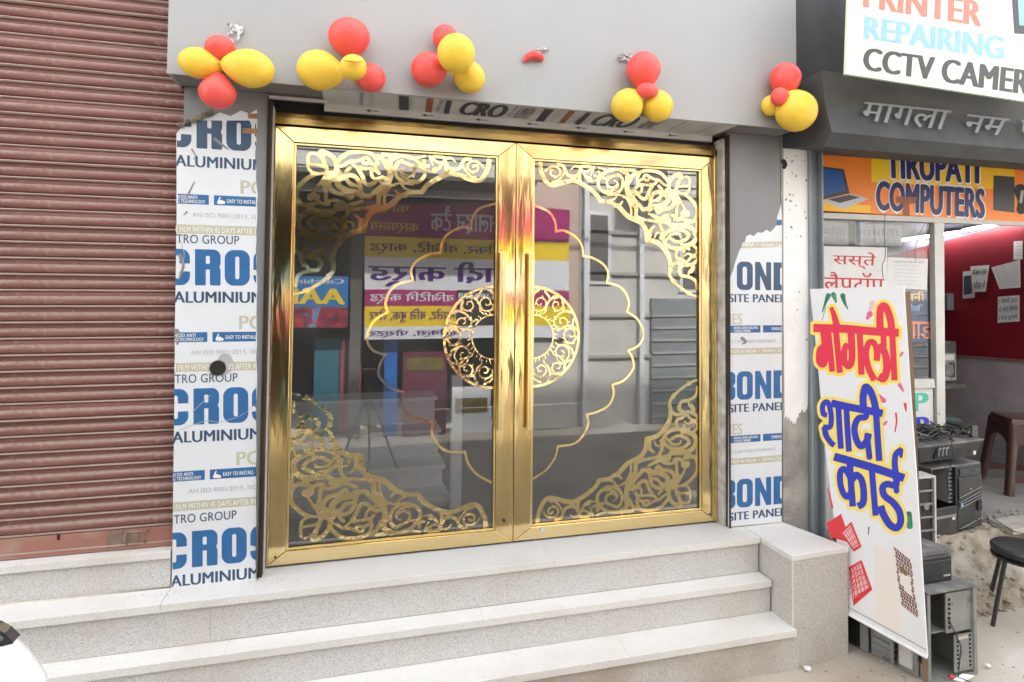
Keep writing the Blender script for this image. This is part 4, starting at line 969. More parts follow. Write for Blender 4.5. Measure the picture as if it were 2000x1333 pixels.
# window frame + glass
wf = thing('shop_window', 'aluminium framed window of the computer shop with pasted notices', 'window', (3.9, SY, -.1))
def barpx(nm, q, m=None, y0=0.0, th=.045, par=None):
    P = [SP.at(x, y, y0) for x, y in q]; return part(nm, MB().slab(P, th, (0,-1,0)), m or M['white_alu'], par or wf, bev=.002)
barpx('mullion', [(1820,428),(1838,428),(1843,1040),(1829,1040)], y0=.02)
barpx('mullion_lip', [(1838.6,428),(1841,428),(1845,1040),(1843.5,1040)], y0=.012)
barpx('transom', [(1585,744),(1819.5,740),(1822,757),(1585,762)], y0=.02)
barpx('top_rail', [(1585,416),(2040,434),(2040,444),(1585,427)], y0=.03)
quad_px('glass_pane', [(1585,428),(1819,434),(1821,741),(1585,744)], SP, -.012, M['glass2'], wf)
quad_px('lower_panel', [(1585,763),(1822,758),(1826,1040),(1585,1050)], SP, .0, M['paper'], wf)
text_px('P', [(1785,768),(1811,767),(1811,803),(1784,804)], SP, .004, M['teal'], wf, .06); text_px('P', [(1790,815),(1812,814),(1812,850),(1790,851)], SP, .004, M['blue_l'], wf, .06)
def sheet(name, label, q, pl, off, cat_, body=None):
    P = [pl.at(x, y, off) for x, y in q]; c = P[0]
    t = thing(name, label, cat_, c); part('sheet', MB().slab(P, .002, pl.N), M['paper'], t); return t
n1 = sheet('notice', 'white notice with red Devanagari words pasted in the shop window', [(1602,481),(1732,484),(1732,572),(1602,600)], SP, .006, 'notice')
text_px('सस्ते', [(1626,492),(1711,494),(1708,527),(1627,523)], SP, .009, M['red_txt'], n1, .012); text_px('लैपटॉप', [(1609,531),(1726,534),(1726,572),(1609,568)], SP, .009, M['red_txt'], n1, .012)
n2 = sheet('notice', 'small handwritten paper with grey lines beside the red-lettered notice', [(1733,503),(1812,506),(1810,567),(1732,562)], SP, .005, 'notice')
for i in range(7): text_px('कमल मानव सरन दान पवन', [(1744+i%2*2,510+i*7.4),(1802-i%3*6,512+i*7.4),(1802-i%3*6,515+i*7.2),(1744,513+i*7.2)], SP, .008, M['grey_p'] if i else M['char_p'], n2)
M['dim_paper'] = mat('faded grey poster', srgb(120,124,130), .6); M['dim_print'] = mat('faded poster print', srgb(70,74,82), .6)
for (lab, q, tx) in (('faded grey poster behind the glass at the window top left', [(1603,433),(1657,436),(1657,480),(1603,478)], 'मिली'), ('faded grey poster behind the glass at the window top right', [(1670,436),(1762,440),(1762,482),(1670,480)], 'हामिती')):
    P = [PY(SY+.03).at(x, y) for x, y in q]; t = thing('poster', lab, 'poster', P[0]); part('sheet', MB().slab(P, .002, (0,-1,0)), M['dim_paper'], t)
    text_px(tx, [(q[0][0]+6,q[0][1]+8),(q[1][0]-6,q[1][1]+8),(q[2][0]-6,q[2][1]-18),(q[3][0]+6,q[3][1]-18)], PY(SY+.03), .004, M['dim_print'], t, .01)
    text_px('सरल ममता', [(q[0][0]+6,q[0][1]+30),(q[1][0]-6,q[1][1]+30),(q[2][0]-6,q[2][1]-5),(q[3][0]+6,q[3][1]-5)], PY(SY+.03), .004, M['dim_print'], t, .01)
P = [PY(SY+.04).at(x, y) for x, y in [(1768,562),(1818,564),(1819,668),(1768,668)]]
t = thing('poster', 'blue and yellow poster behind the window glass beside the banner', 'poster', P[0]); part('sheet', MB().slab(P, .002, (0,-1,0)), mat('deep blue print', srgb(20,44,96), .5), t)
text_px('बनी', [(1771,568),(1805,569),(1805,588),(1771,588)], PY(SY+.04), .004, M['yel_s'], t, .02); text_px('होलि', [(1771,594),(1803,595),(1803,610),(1771,610)], PY(SY+.04), .004, M['sky_p'], t, .01); text_px('गाड', [(1770,628),(1818,629),(1818,662),(1770,662)], PY(SY+.04), .004, M['orange'], t, .02)
# hanging wires
def wire(name, label, pts, pl, off, r=.003, m=None, **k):
    P = cat([np.array(p) for p in pts], 4); o = part(name, MB().tube([pl.at(p[0], p[1], off) for p in P], r, 5), m or M['black_metal'], None, smooth=True); tag(o, label, 'wire'); return o
wire('wire', 'thin black wire dangling in front of the red-lettered notice', [(1736,412),(1722,422),(1720,450),(1722,500),(1716,520),(1718,545)], SP, .03, .0025)
wire('wire', 'thin black wire curving across the window beside the mullion', [(1803,436),(1790,460),(1782,490),(1784,510)], SP, .02, .002)
# papers on crimson wall
def wallpaper(label, q, lines, big=None):
    t = sheet('notice', label, q, WP, .012, 'notice')
    (x0,y0),(x1,y1),(x2,y2),(x3,y3) = q
    if big:
        for i, s_ in enumerate(big):
            f0, f1 = (i+.15)/len(big), (i+.8)/len(big)
            L = lambda f: (x0+(x3-x0)*f+3, y0+(y3-y0)*f); Rr = lambda f: (x1+(x2-x1)*f-3, y1+(y2-y1)*f)
            text_px(s_, [L(f0), Rr(f0), Rr(f1), L(f1)], WP, .015, M['char_p'], t, .012)
    for i in range(lines):
        f0, f1 = (i+.6)/(lines+1), (i+.85)/(lines+1)
        L = lambda f: (x0+(x3-x0)*f+5, y0+(y3-y0)*f); Rr = lambda f: (x1+(x2-x1)*f-3, y1+(y2-y1)*f)
        text_px('समान सरकार नमन मानव', [L(f0), Rr(f0), Rr(f1), L(f1)], WP, .015, M['dim_print'], t)
    return t
wallpaper('white sheet with bold black lines overlapping a picture card, on crimson wall', [(1897,521),(1934,518),(1927,570),(1903,571)], 0, ['केवल एक', 'मिनट में'])
pc = sheet('notice', 'white card with a blue-grey picture on the crimson wall', [(1881,531),(1904,529),(1904,582),(1881,584)], WP, .008, 'notice'); quad_px('picture', [(1884,540),(1899,538),(1899,574),(1884,577)], WP, .011, M['dim_print'], pc)
wallpaper('curled price list paper at the right of the crimson wall', [(1938,523),(1994,508),(1995,562),(1954,565)], 9)
wallpaper('square notice with large black handwriting, lowest on the crimson wall', [(1951,580),(1993,577),(1993,628),(1950,631)], 0, ['1 जनवरी, 2014', 'से कोई रिपेरिंग', '150 रुपये'])
wallpaper('small narrow calendar page at the top right of the crimson wall', [(1982,472),(1999,471),(1999,507),(1981,508)], 5)

# TIRUPATI sign
tb_ = thing('signboard', 'orange and yellow TIRUPATI COMPUTERS signboard above the shop window', 'sign', (4.3, SY-.03, 2.1))
BP = PY(SY-.035)
part('board', MB().slab([BP.at(x, y) for x, y in [(1600,285),(2060,316),(2060,437),(1600,412)]], .03, (0,-1,0)), M['orange'], tb_)
quad_px('yellow_field', [(1702,300),(1982,318),(1982,372),(1702,356)], BP, .002, M['yel_s'], tb_); quad_px('yellow_field', [(1604,395),(1700,402),(1700,416),(1604,411)], BP, .002, M['yel_s'], tb_)
for body, q, bo in (('TIRUPATI', [(1731,292),(1910,309),(1910,358),(1733,347)], .02), ('COMPUTERS', [(1713,355),(1921,371),(1921,426),(1712,409)], .02)):
    text_px(body, [(q[0][0]-1.5,q[0][1]-1.5),(q[1][0]+1.5,q[1][1]-1.5),(q[2][0]+1.5,q[2][1]+1.5),(q[3][0]-1.5,q[3][1]+1.5)], BP, .004, M['white_p'], tb_, .062, ring=True, hx=1.7)
    text_px(body, q, BP, .006, M['navy_s'], tb_, .034, ring=True, hx=2.2)
quad_px('laptop_print', [(1603,325),(1648,331),(1659,378),(1604,391)], BP, .004, M['char_p'], tb_); quad_px('laptop_print', [(1606,330),(1644,335),(1651,372),(1606,384)], BP, .006, M['laptop_b'], tb_)
quad_px('laptop_print', [(1604,392),(1661,379),(1697,389),(1646,409)], BP, .004, M['laptop_g'], tb_); quad_px('laptop_print', [(1616,390),(1658,381),(1680,386),(1640,397)], BP, .006, M['char_p'], tb_)
quad_px('printer_print', [(1940,343),(1981,346),(1981,416),(1940,411)], BP, .004, M['char_p'], tb_); flat_px('camera_print', [([(1992,372),(1998,392),(1994,410)], 12, 9)], BP, .0055, 1.5, M['black'], tb_); flat_px('camera_print', [([(1996,375),(1993,395)], 3, 3)], BP, .008, 1., M['grey_p'], tb_)
quad_px('rust_mark', [(1749,384),(1790,386),(1788,398),(1775,398),(1776,421),(1764,421),(1763,398),(1750,396)], BP, .0075, M['rust_p'], tb_)

# shutter box awning
aw = thing('awning_box', 'dented dark sheet metal shutter box with Devanagari lettering', 'awning', (4.4, -.2, 2.4))
ax0 = 3.005
pr_ = [(-.45, 2.70), (-.47, 2.505), (-.52, 2.325), (-.46, 2.255), (.10, 2.365), (.10, 2.70)]
mb = MB()
XX = [ax0, ax0+.35, 3.9, 4.6, 5.3, 6.2, 7.5]
rows = []
random.seed(4)
for i, x in enumerate(XX):
    j = 0 if i in (0,) else random.uniform(-.012, .012)
    rows.append([(x, y+j, z+j*.6) for y, z in pr_])
V = [p for r in rows for p in r]; k = len(pr_)
side = [(i*k+q_, i*k+(q_+1) % k, (i+1)*k+(q_+1) % k, (i+1)*k+q_) for i in range(len(XX)-1) for q_ in range(k)]
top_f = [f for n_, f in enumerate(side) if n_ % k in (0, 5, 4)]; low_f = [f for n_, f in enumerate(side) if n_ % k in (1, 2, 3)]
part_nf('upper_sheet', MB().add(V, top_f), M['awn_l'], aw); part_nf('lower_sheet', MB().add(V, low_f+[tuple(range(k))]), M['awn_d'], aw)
AP = Pl((0,-.495,2.415), (0,-.18,.05)); AP.N = _n(np.array((0, -.181, .051))); AP.P = np.array((3.5, -.505, 2.41))
M['sign_wh'] = mat('brushed white paint', (.25,.26,.26), .6)
text_px('मागला', [(1684,203),(1852,220),(1838,258),(1674,238)], AP, .02, M['sign_wh'], aw, .012)
text_px('नम', [(1884,227),(1966,236),(1948,268),(1874,260)], AP, .02, M['sign_wh'], aw, .012)
text_px('प', [(1990,238),(2020,242),(2012,276),(1984,270)], AP, .02, M['sign_wh'], aw, .012)
dw = tag(part('sheet_hood', MB().box(2.975, 3.42, -.22, -.10, 2.74, 4.4), M['awn_d'], None), 'dark sheet metal hood between the grey fascia and the white flex sign', 'hood')

# flex sign
fs_ = thing('flex_sign', 'white flex sign reading printer repairing and CCTV camera above the awning', 'sign', (3.6, -.7, 3.0))
FP = PY(-.72)
tl, bl_, br_, tr_ = (1662,-140), (1652,145), (2120,217), (2120,-80)
part('flex_face', MB().slab([FP.at(*p) for p in (tl, tr_, br_, bl_)], .018, (0,-1,0)), M['flex_w'], fs_, bev=.003)
for body, q, m_ in (('PRINTER', [(1690,-34),(1916,4),(1914,52),(1688,14)], 'salmon'), ('REPAIRING', [(1691,32),(1960,73),(1958,117),(1689,76)], 'sky_p'), ('CCTV CAMERA', [(1690,93),(2046,143),(2042,192),(1687,137)], 'char_p')):
    text_px(body, q, FP, .004, M[m_], fs_, .065)
quad_px('laptop_picture', [(1974,-30),(2050,-20),(2050,70),(1981,66)], FP, .004, M['char_p'], fs_); quad_px('laptop_picture', [(1986,-20),(2046,-12),(2046,55),(1990,50)], FP, .006, M['sky_p'], fs_)
quad_px('laptop_picture', [(1980,70),(2060,76),(2060,105),(2000,90)], FP, .004, M['laptop_g'], fs_)

# ================================================================== STANDING BANNER
B0, B1, B3 = at(1582,565,1,-.22), at(1765,560,1,-.72), at(1658,1197,1,-.50)
NB = (B1-B0).cross(B3-B0); BN = Pl(B0, NB)
bt = thing('standing_banner', 'tall white vinyl banner with big red and blue Devanagari letters on a wooden stand', 'banner', BN.at(1730,1230))
outline = [(1582,565),(1673,562),(1765,560),(1776,740),(1790,940),(1811,1283),(1735,1240),(1656,1197),(1637,1080),(1612,880),(1596,700)]
part('vinyl_face', MB().slab([BN.at(*p) for p in outline], .012, BN.N), M['banner'], bt)
def bs(fn_scale, ox, oy, lst): return [([(ox+x/fn_scale, oy+y/fn_scale) for x, y in p], w0*1.42/2/fn_scale, (w1 or w0)*1.42/2/fn_scale) for p, w0, w1 in lst]
k_ = 4.443
mog = bs(k_, 1560, 550, [
 ([(140,405),(400,412),(620,432),(858,445)], 50, None),
 ([(215,420),(228,540),(240,600),(225,700),(205,720),(180,690),(185,600),(215,565)], 40, None), ([(210,570),(260,575),(275,565)], 34, None),
 ([(258,430),(275,600),(292,775)], 36, None), ([(325,430),(340,600),(358,785)], 38, None), ([(335,400),(310,300),(285,230)], 44, 24),
 ([(455,450),(462,560),(462,680),(435,735),(400,700),(395,640),(405,570),(430,560)], 44, 36), ([(400,560),(425,570)], 40, None), ([(530,440),(538,600),(545,800)], 38, None),
 ([(655,850),(610,760),(585,640),(605,540),(650,530),(675,590),(678,680)], 40, 34), ([(678,680),(690,600),(720,570),(755,640),(765,760),(740,840),(705,830)], 38, 50), ([(735,450),(740,560)], 36, None), 
 ([(710,420),(705,320),(715,230),(755,220),(795,320),(812,440)], 44, None), ([(812,440),(822,640),(832,850)], 38, None)])
sha = bs(k_, 1560, 750, [
 ([(240,270),(215,260),(208,200),(230,160),(260,170),(282,270),(275,370),(220,375)], 32, None), ([(225,380),(240,450),(280,510),(305,530)], 36, 34),
 ([(295,170),(430,200),(560,225),(720,255)], 46, None), ([(345,190),(355,380),(367,555)], 36, None), ([(415,205),(425,400),(437,580)], 36, None),
 ([(590,240),(580,290),(520,300),(485,380),(500,480),(540,540),(590,500),(605,440)], 36, 44), ([(595,450),(615,635)], 36, None),
 ([(565,220),(560,120),(580,30),(620,60),(655,150),(672,240)], 44, None), ([(672,240),(685,450),(700,660)], 40, None)])
kar = bs(k_, 1560, 750, [
 ([(320,635),(500,685),(700,745),(905,815)], 50, None), ([(445,680),(455,860),(470,1055)], 40, None),
 ([(450,820),(420,760),(385,740),(360,780),(365,880),(395,960),(430,980),(455,940)], 38, None), ([(470,830),(500,790),(545,830),(565,930),(560,1030),(525,1060)], 38, 44),
 ([(635,720),(650,920),(668,1135)], 38, None),
 ([(845,790),(835,690),(845,610),(890,570)], 40, 34), ([(885,570),(890,630)], 34, 20), ([(845,800),(845,880),(770,870),(730,900),(745,970),(820,1030),(875,1110),(885,1200),(850,1250),(790,1220),(735,1130),(715,1070)], 40, 46), ([(845,830),(850,930)], 34, None)])
for nm_, s_, m_ in (('mogli_lettering', mog, 'red_l'), ('shadi_lettering', sha, 'blue_l'), ('card_lettering', kar, 'blue_l')):
    flat_px('letter_outline', s_, BN, .0015 if m_ == 'red_l' else (.0023 if s_ is sha else .0031), 1.6, M['yellow_l'], bt, grow=6.0, butt=True)
    flat_px('lettering', s_, BN, .0045, .9, M[m_], bt, butt=True)
# printed leaves, petals and cards
def blob(pts, r0, r1, m_, off=.001): flat_px('printed_petal', [(pts, r0, r1)], BN, off, .9, M[m_], bt)
blob([(1618,578),(1613,590),(1606,610)], 5, 1, 'leaf_g'); blob([(1628,576),(1633,590)], 5, 2, 'leaf_g'); blob([(1646,578),(1650,592),(1656,604)], 5, 1, 'leaf_g'); blob([(1613,600),(1606,625)], .8, .5, 'leaf_g')
blob([(1699,614),(1694,622)], 6, 3, 'petal'); blob([(1704,592),(1699,610)], 5, 3, 'card_pink', .0008); blob([(1762,690),(1758,696)], 3, 2, 'petal'); blob([(1757,752),(1764,764)], 4, 2, 'petal'); blob([(1717,773),(1726,783)], 3, 5, 'petal'); blob([(1768,790),(1770,803)], 3, 1.5, 'card_red')
blob([(1750,808),(1751,825),(1748,844)], 2, 1.2, 'card_red'); blob([(1727,829),(1732,824)], 3, 2, 'petal'); blob([(1674,634),(1675,645)], 1.2, .8, 'char_p'); blob([(1617,955),(1622,975),(1626,992)], 1.2, 2, 'card_red')
blob([(1775,1005),(1777,1028)], 6, 6, 'leaf_g'); blob([(1697,1030),(1696,1045)], 1.2, .8, 'char_p')
quad_px('card_print', [(1614,1022),(1643,1004),(1655,1040),(1657,1060),(1645,1056),(1622,1050)], BN, .0022, M['card_red'], bt)
quad_px('card_print', [(1641,1040),(1663,1019),(1683,1068),(1668,1078)], BN, .0034, M['card_red'], bt); quad_px('card_print', [(1645,1042),(1661,1026),(1678,1066),(1668,1072)], BN, .0042, M['card_pink'], bt)
quad_px('card_print', [(1658,1108),(1683,1094),(1704,1152),(1667,1184)], BN, .0022, M['card_red'], bt); quad_px('card_print', [(1661,1110),(1681,1099),(1698,1147),(1667,1170)], BN, .0034, M['card_pink'], bt)
lat = []
for i in range(6):
    lat.append(([np.array((1658+i*1.2, 1112+i*11)), np.array((1684+i*3.2, 1100+i*10))], .7, .7))
for i in range(5): lat.append(([np.array((1662+i*5, 1110-i*2.5)), np.array((1670+i*6.5, 1168-i*5))], .7, .7)); lat.append(([np.array((1660, 1122+i*10)), np.array((1670+i*4.5, 1104+i*4))], .6, .6))
for i in range(4): lat.append(([np.array((1646+i*4.3, 1042-i*4)), np.array((1667+i*3, 1072-i*2))], .6, .6)); lat.append(([np.array((1647+i*5, 1046+i*8)), np.array((1662+i*5, 1030+i*10.5))], .6, .6))
flat_px('card_lattice', lat, BN, .005, .7, M['card_red'], bt, raw=True)
quad_px('card_print', [(1708,1062),(1744,1082),(1760,1238),(1712,1212)], BN, .0014, M['card_pale'], bt)
quad_px('card_print', [(1742,1062),(1780,1090),(1796,1210),(1758,1182)], BN, .0024, M['card_pale'], bt)
random.seed(21); lat = []
def cq(u, v): return np.array((1745+34*u+15*v+1.0*math.sin(v*9), 1068+27*u+115*v))
for i in range(6):
    for j in range(15):
        if (i-2.6)**2+((j-7)*.75)**2 < 4.5: continue
        u0, v0 = (i+.5+(j % 2)*.25)/6.2, (j+.5)/15
        for k in range(4):
            a = math.pi/4+k*math.pi/2; lat.append(([cq(u0, v0), cq(u0+.085*math.cos(a), v0+.034*math.sin(a))], .75, .55))
        lat.append(([cq(u0-.07, v0-.02), cq(u0, v0-.034), cq(u0+.07, v0-.02)], .55, .55))
flat_px('card_lattice', lat, BN, .0036, .8, M['card_dark'], bt, raw=True)
blob([(1762,1112),(1770,1122)], 4.5, 3, 'tan_tape', .0045)
fp = lambda x, y, o=-.02: BN.at(x, y, o)
part('bottom_hem', MB().tube([fp(1656,1199,.002), fp(1811,1285,.002)], .008, 6), M['banner'], bt)
part('hem_line', MB().tube([fp(1657,1186,.001), fp(1810,1270,.001)], .0015, 5), M['char_p'], bt)
leg_b = at(1806,1345,2,-.6)
pa_, pb_ = fp(1768,570,-.028), fp(1800,1278,-.028)
def post(a, c, w=.016):
    d = Vector((c-a)).normalized(); return MB().tube([a, c], w, 4)
part('stand_leg', post(pa_, pb_+(pb_-pa_)*.075), M['wood'], bt); pa2, pb2 = fp(1590,575,-.028), fp(1664,1195,-.028); part('stand_leg', post(pa2, pb2-(pb2-pa2)*.01), M['wood'], bt)
part('cross_bar', post(fp(1592,590,-.05), fp(1768,585,-.05), .012), M['wood'], bt); part('cross_bar', post(fp(1666,1180,-.05), fp(1800,1258,-.05), .012), M['wood'], bt)

# ================================================================== LEDGE / RUBBLE
lv = []; random.seed(8)
NX_, NY_ = 150, 44
for j in range(NY_+1):
    for i in range(NX_+1):
        x = 3.30 + 5.2*i/NX_; v = j/NY_
        y = .10 - .52*v - .05*math.sin(x*2.2+.6); z = -.205 - .41*(max(v-.52, 0)/.48)**.8
        w_ = min(1, v*4)*.012; z += (.016*math.sin(x*9+v*7)*math.sin(v*11+x*3)+.008*math.sin(x*23-v*17))*min(1, max(v-.42,0)*5)*(v < .97)
        lv.append((x, y+random.uniform(-w_,w_)*.7, z+(random.uniform(-w_,w_) if 2 < j < NY_ else 0) - (.02 if j == NY_ else 0)))
rb = part_nf('rubble_slope', MB().add(lv, [(j*(NX_+1)+i, j*(NX_+1)+i+1, (j+1)*(NX_+1)+i+1, (j+1)*(NX_+1)+i) for j in range(NY_) for i in range(NX_)]), M['rubble'])
tag(rb, 'sandy broken edge of rubble below the computer shop floor', kind='structure')
for p in rb.data.polygons: p.use_smooth = True
for (x0_, x1_, y0_, y1_, h_, l_) in ((4.75,5.35,-.22,-.02,.045,'flat broken concrete slab on the ledge right of the black towers'), (5.45,6.3,-.16,.02,.06,'longer concrete slab at the shop threshold'), (4.95,5.25,-.30,-.20,.03,'small concrete fragment lying on the rubble')):
    mb = MB(); q4 = [(x0_,y0_+.02),(x1_,y0_-.015),(x1_+.02,y1_),(x0_+.03,y1_+.01)]; mb.hexa([(x, y, -.215) for x, y in q4], [(x+.01, y+.006, -.205+h_*.6) for x, y in q4]); tag(part('concrete_slab', mb, M['concrete_l'], None, bev=.008), l_, 'slab')
# loose stones
random.seed(31); mbs = MB()
def stone(mb, c, r):
    vs = []; 
    for a, e in [(0,90)]+[(a, 20) for a in range(0,360,60)]+[(a+30, -25) for a in range(0,360,60)]+[(0,-90)]:
        d = Vector((math.cos(R_(a))*math.cos(R_(e)), math.sin(R_(a))*math.cos(R_(e)), math.sin(R_(e))*.7)); vs.append(Vector(c)+d*r*random.uniform(.75,1.15))
    fs = [(0, 1+i, 1+(i+1) % 6) for i in range(6)]+[(1+i, 7+i, 1+(i+1) % 6) for i in range(6)]+[(7+i, 7+(i+1) % 6, 1+(i+1) % 6) for i in range(6)]+[(13, 7+(i+1) % 6, 7+i) for i in range(6)]
    mb.add(vs, fs)
for i in range(800):
    x = random.uniform(2.2, 6.5); y = random.uniform(-1.6, -.55); stone(mbs, (x, y, gz(x,y)+.002), random.choice([.002,.003,.004,.006,.010]))
for i in range(900):
    x = random.uniform(3.4, 7.0); v = random.random(); stone(mbs, (x, .10-.52*v-.05*math.sin(x*2.2+.6), -.19-.41*(max(v-.52,0)/.48)**.8), random.choice([.004,.006,.009,.014,.02]))
o = part('gravel', mbs, M['rubble'], None); tag(o, 'loose gravel and grit scattered over the dusty ground', kind='stuff')
for px, py, r, lab in ((1577,1306,.022,'pale stone lying on the ground in front of the granite block'), (1930,1300,.014,'small pale pebble right of the open steel chassis')):
    c = at(px, py, 2, -.585); mb = MB(); stone(mb, c, r); o = part('stone', mb, M['plaster'], None); tag(o, lab, 'stone')

# ================================================================== PC CASES, PRINTERS
def lbox(t, nm, ux, uy, o, x0, x1, y0, y1, z0, z1, m, bev=.002, par=None):
    ps = lambda x, y, z: o+ux*x+uy*y+Vector((0,0,z))
    mb = MB().hexa([ps(x0,y0,z0), ps(x1,y0,z0), ps(x1,y1,z0), ps(x0,y1,z0)], [ps(x0,y0,z1), ps(x1,y0,z1), ps(x1,y1,z1), ps(x0,y1,z1)])
    return part(nm, mb, M[m], par or t, bev=bev)
# two black towers on the ledge
o1 = Vector((4.125,-.14,-.2)); ux = Vector((1,.10,0)).normalized(); uy = Vector((-.10,1,0)).normalized()
t = thing('computer_case', 'dusty black computer tower with open drive bays under the plastic tray', 'computer case', o1)
lbox(t,'side_panel',ux,uy,o1,0,.012,0,.36,0,.445,'blackpl'); lbox(t,'side_panel',ux,uy,o1,.238,.25,0,.36,0,.445,'blackpl'); lbox(t,'top_panel',ux,uy,o1,-.001,.251,-.002,.36,.446,.458,'blackdust'); lbox(t,'back_panel',ux,uy,o1,.013,.237,.2,.21,.0,.445,'grey_pl')
lbox(t,'drive_cage',ux,uy,o1,.013,.030,.02,.2,.20,.44,'grey_pl'); lbox(t,'drive_cage',ux,uy,o1,.20,.237,.02,.2,.20,.44,'grey_pl')
for i in range(8): lbox(t,'slot',ux,uy,o1,.205,.215,.015,.0195,.215+i*.027,.228+i*.027,'hole',0); lbox(t,'slot',ux,uy,o1,.222,.232,.015,.0195,.215+i*.027,.228+i*.027,'hole',0)
lbox(t,'front_panel',ux,uy,o1,.013,.237,-.004,.012,.0,.185,'blackpl',.004); lbox(t,'vent_strip',ux,uy,o1,.018,.232,-.0065,-.0045,.118,.135,'grey_pl'); lbox(t,'sticker',ux,uy,o1,.195,.22,-.0065,-.0045,.098,.115,'paper',0)
o2 = o1+ux*.254+Vector((0,0,.02)); 
t = thing('computer_case', 'black computer tower with slanted silver stripes beside the open one', 'computer case', o2)
lbox(t,'case_body',ux,uy,o2,0,.245,0,.36,0,.425,'blackpl',.003); lbox(t,'top_panel',ux,uy,o2,.001,.244,.001,.36,.426,.434,'blackdust'); lbox(t,'optical_drive',ux,uy,o2,.02,.215,-.006,-.001,.352,.405,'black_metal'); lbox(t,'front_panel',ux,uy,o2,.006,.239,-.008,-.001,.20,.345,'blackpl',.004)
for za_, zb_ in ((.215,.27),(.185,.24),(.165,.22),(.145,.20),(.01,.06)):
    ps = lambda x, z: o2+ux*x-uy*.0095+Vector((0,0,z)); part('stripe', MB().tube([ps(.01,za_), ps(.235,zb_)], .002, 4), M['grey_pl'], t)
lbox(t,'port_panel',ux,uy,o2,.195,.235,-.0095,-.001,.11,.175,'hole'); lbox(t,'sticker',ux,uy,o2,.022,.042,-.011,-.0085,.155,.18,'blue_lbl',0); lbox(t,'power_light',ux,uy,o2,.118,.124,-.011,-.0085,.262,.272,'paper',0)
# plastic tray (upturned printer body) on top
o3 = Vector((3.995,-.175,.302)); 
t = thing('printer_shell', 'black plastic printer shell lying open on top of the two towers', 'printer', o3)
mb = MB(); ps = lambda x, y, z: o3+ux*x+uy*y+Vector((0,0,z))
mb.hexa([ps(.02,.02,0),ps(.57,.02,0),ps(.57,.30,0),ps(.02,.30,0)], [ps(-.03,-.01,.11),ps(.605,-.01,.11),ps(.605,.33,.11),ps(-.03,.33,.11)]); part('shell_body', mb, M['blackpl'], t, bev=.006)
lbox(t,'rim',ux,uy,o3,-.035,.61,-.016,.335,.1105,.122,'blackdust'); lbox(t,'mechanism',ux,uy,o3,.14,.40,.0,.012,.02,.10,'hole'); 
for i in range(3): part('spring', MB().tube([ps(.165+i*.035,-.008,.04), ps(.165+i*.035,-.012,.085), ps(.185+i*.035,-.008,.09)], .007, 6), M['grey_pl'], t)
lbox(t,'label_dot',ux,uy,o3,.505,.53,-.012,-.006,.02,.045,'paper',.002); lbox(t,'end_wing',ux,uy,o3,.56,.62,.03,.05,.123,.20,'blackpl')
# tangled cables
random.seed(12); mb = MB()
for s_ in range(16):
    c = o3+ux*random.uniform(.12,.52)+uy*random.uniform(.03,.25)+Vector((0,0,.15)); pts = []
    for q_ in range(14):
        a = q_*random.uniform(.75,1.15)+s_; pts.append(c+ux*math.cos(a)*random.uniform(.03,.085)+uy*math.sin(a)*.06+Vector((0,0,random.uniform(-.02,.045))))
    mb.tube([Vector(p) for p in [tuple(x) for x in pts]], .0055, 5)
o = part('cable_tangle', mb, M['blackpl'], None, smooth=True); tag(o, 'heap of tangled black cables lying on the printer shell', 'cables')
mb = MB(); mb.tube([o3+ux*.0+uy*.1+Vector((0,0,.135)), o3+ux*.10+uy*.1+Vector((0,0,.145)), o3+ux*.22+uy*.1+Vector((0,0,.135))], [.022,.03,.018], 8); o = part('cloth_roll', mb, M['blackdust'], None, smooth=True); tag(o, 'rolled dark cloth beside the cables on the printer shell', 'cloth')

# grey open chassis bottom right; built as open cabinet
C0 = Vector((3.300,-.815,-.6)); C1 = at(1910,1318,2,-.6); C2 = C0+Vector((-.125,.43,0))
u1 = (C1-C0).normalized(); L1_ = (C1-C0).length; u2 = (C2-C0).normalized(); L2_ = (C2-C0).length
H_ = at(1915,1145,0,C1.x).z+.6
t = thing('open_chassis', 'large stripped grey steel computer chassis standing behind the banner foot', 'computer case', C0)
def cb(nm, a0, a1, b0, b1, z0, z1, m, bev=.0015): return lbox(t, nm, u1, u2, C0, a0, a1, b0, b1, z0, z1, m, bev)
cb('base_plate', 0, L1_, 0, L2_, 0.001, .014, 'grey_pl'); cb('top_plate', -.006, L1_+.006, -.006, L2_+.006, H_-.014, H_, 'blackdust', .004)
cb('corner_post', L1_-.022, L1_, 0, .03, .015, H_-.015, 'grey_pl'); cb('corner_post', 0, .02, 0, .02, .015, H_-.015, 'grey_pl'); cb('corner_post', 0, .02, L2_-.03, L2_, .015, H_-.015, 'grey_pl'); cb('back_panel', L1_-.012, L1_-.001, .031, L2_, .015, H_-.015, 'grey_pl')
cb('rear_panel', .021, L1_-.013, L2_-.012, L2_, .015, H_-.015, 'grey_pl')
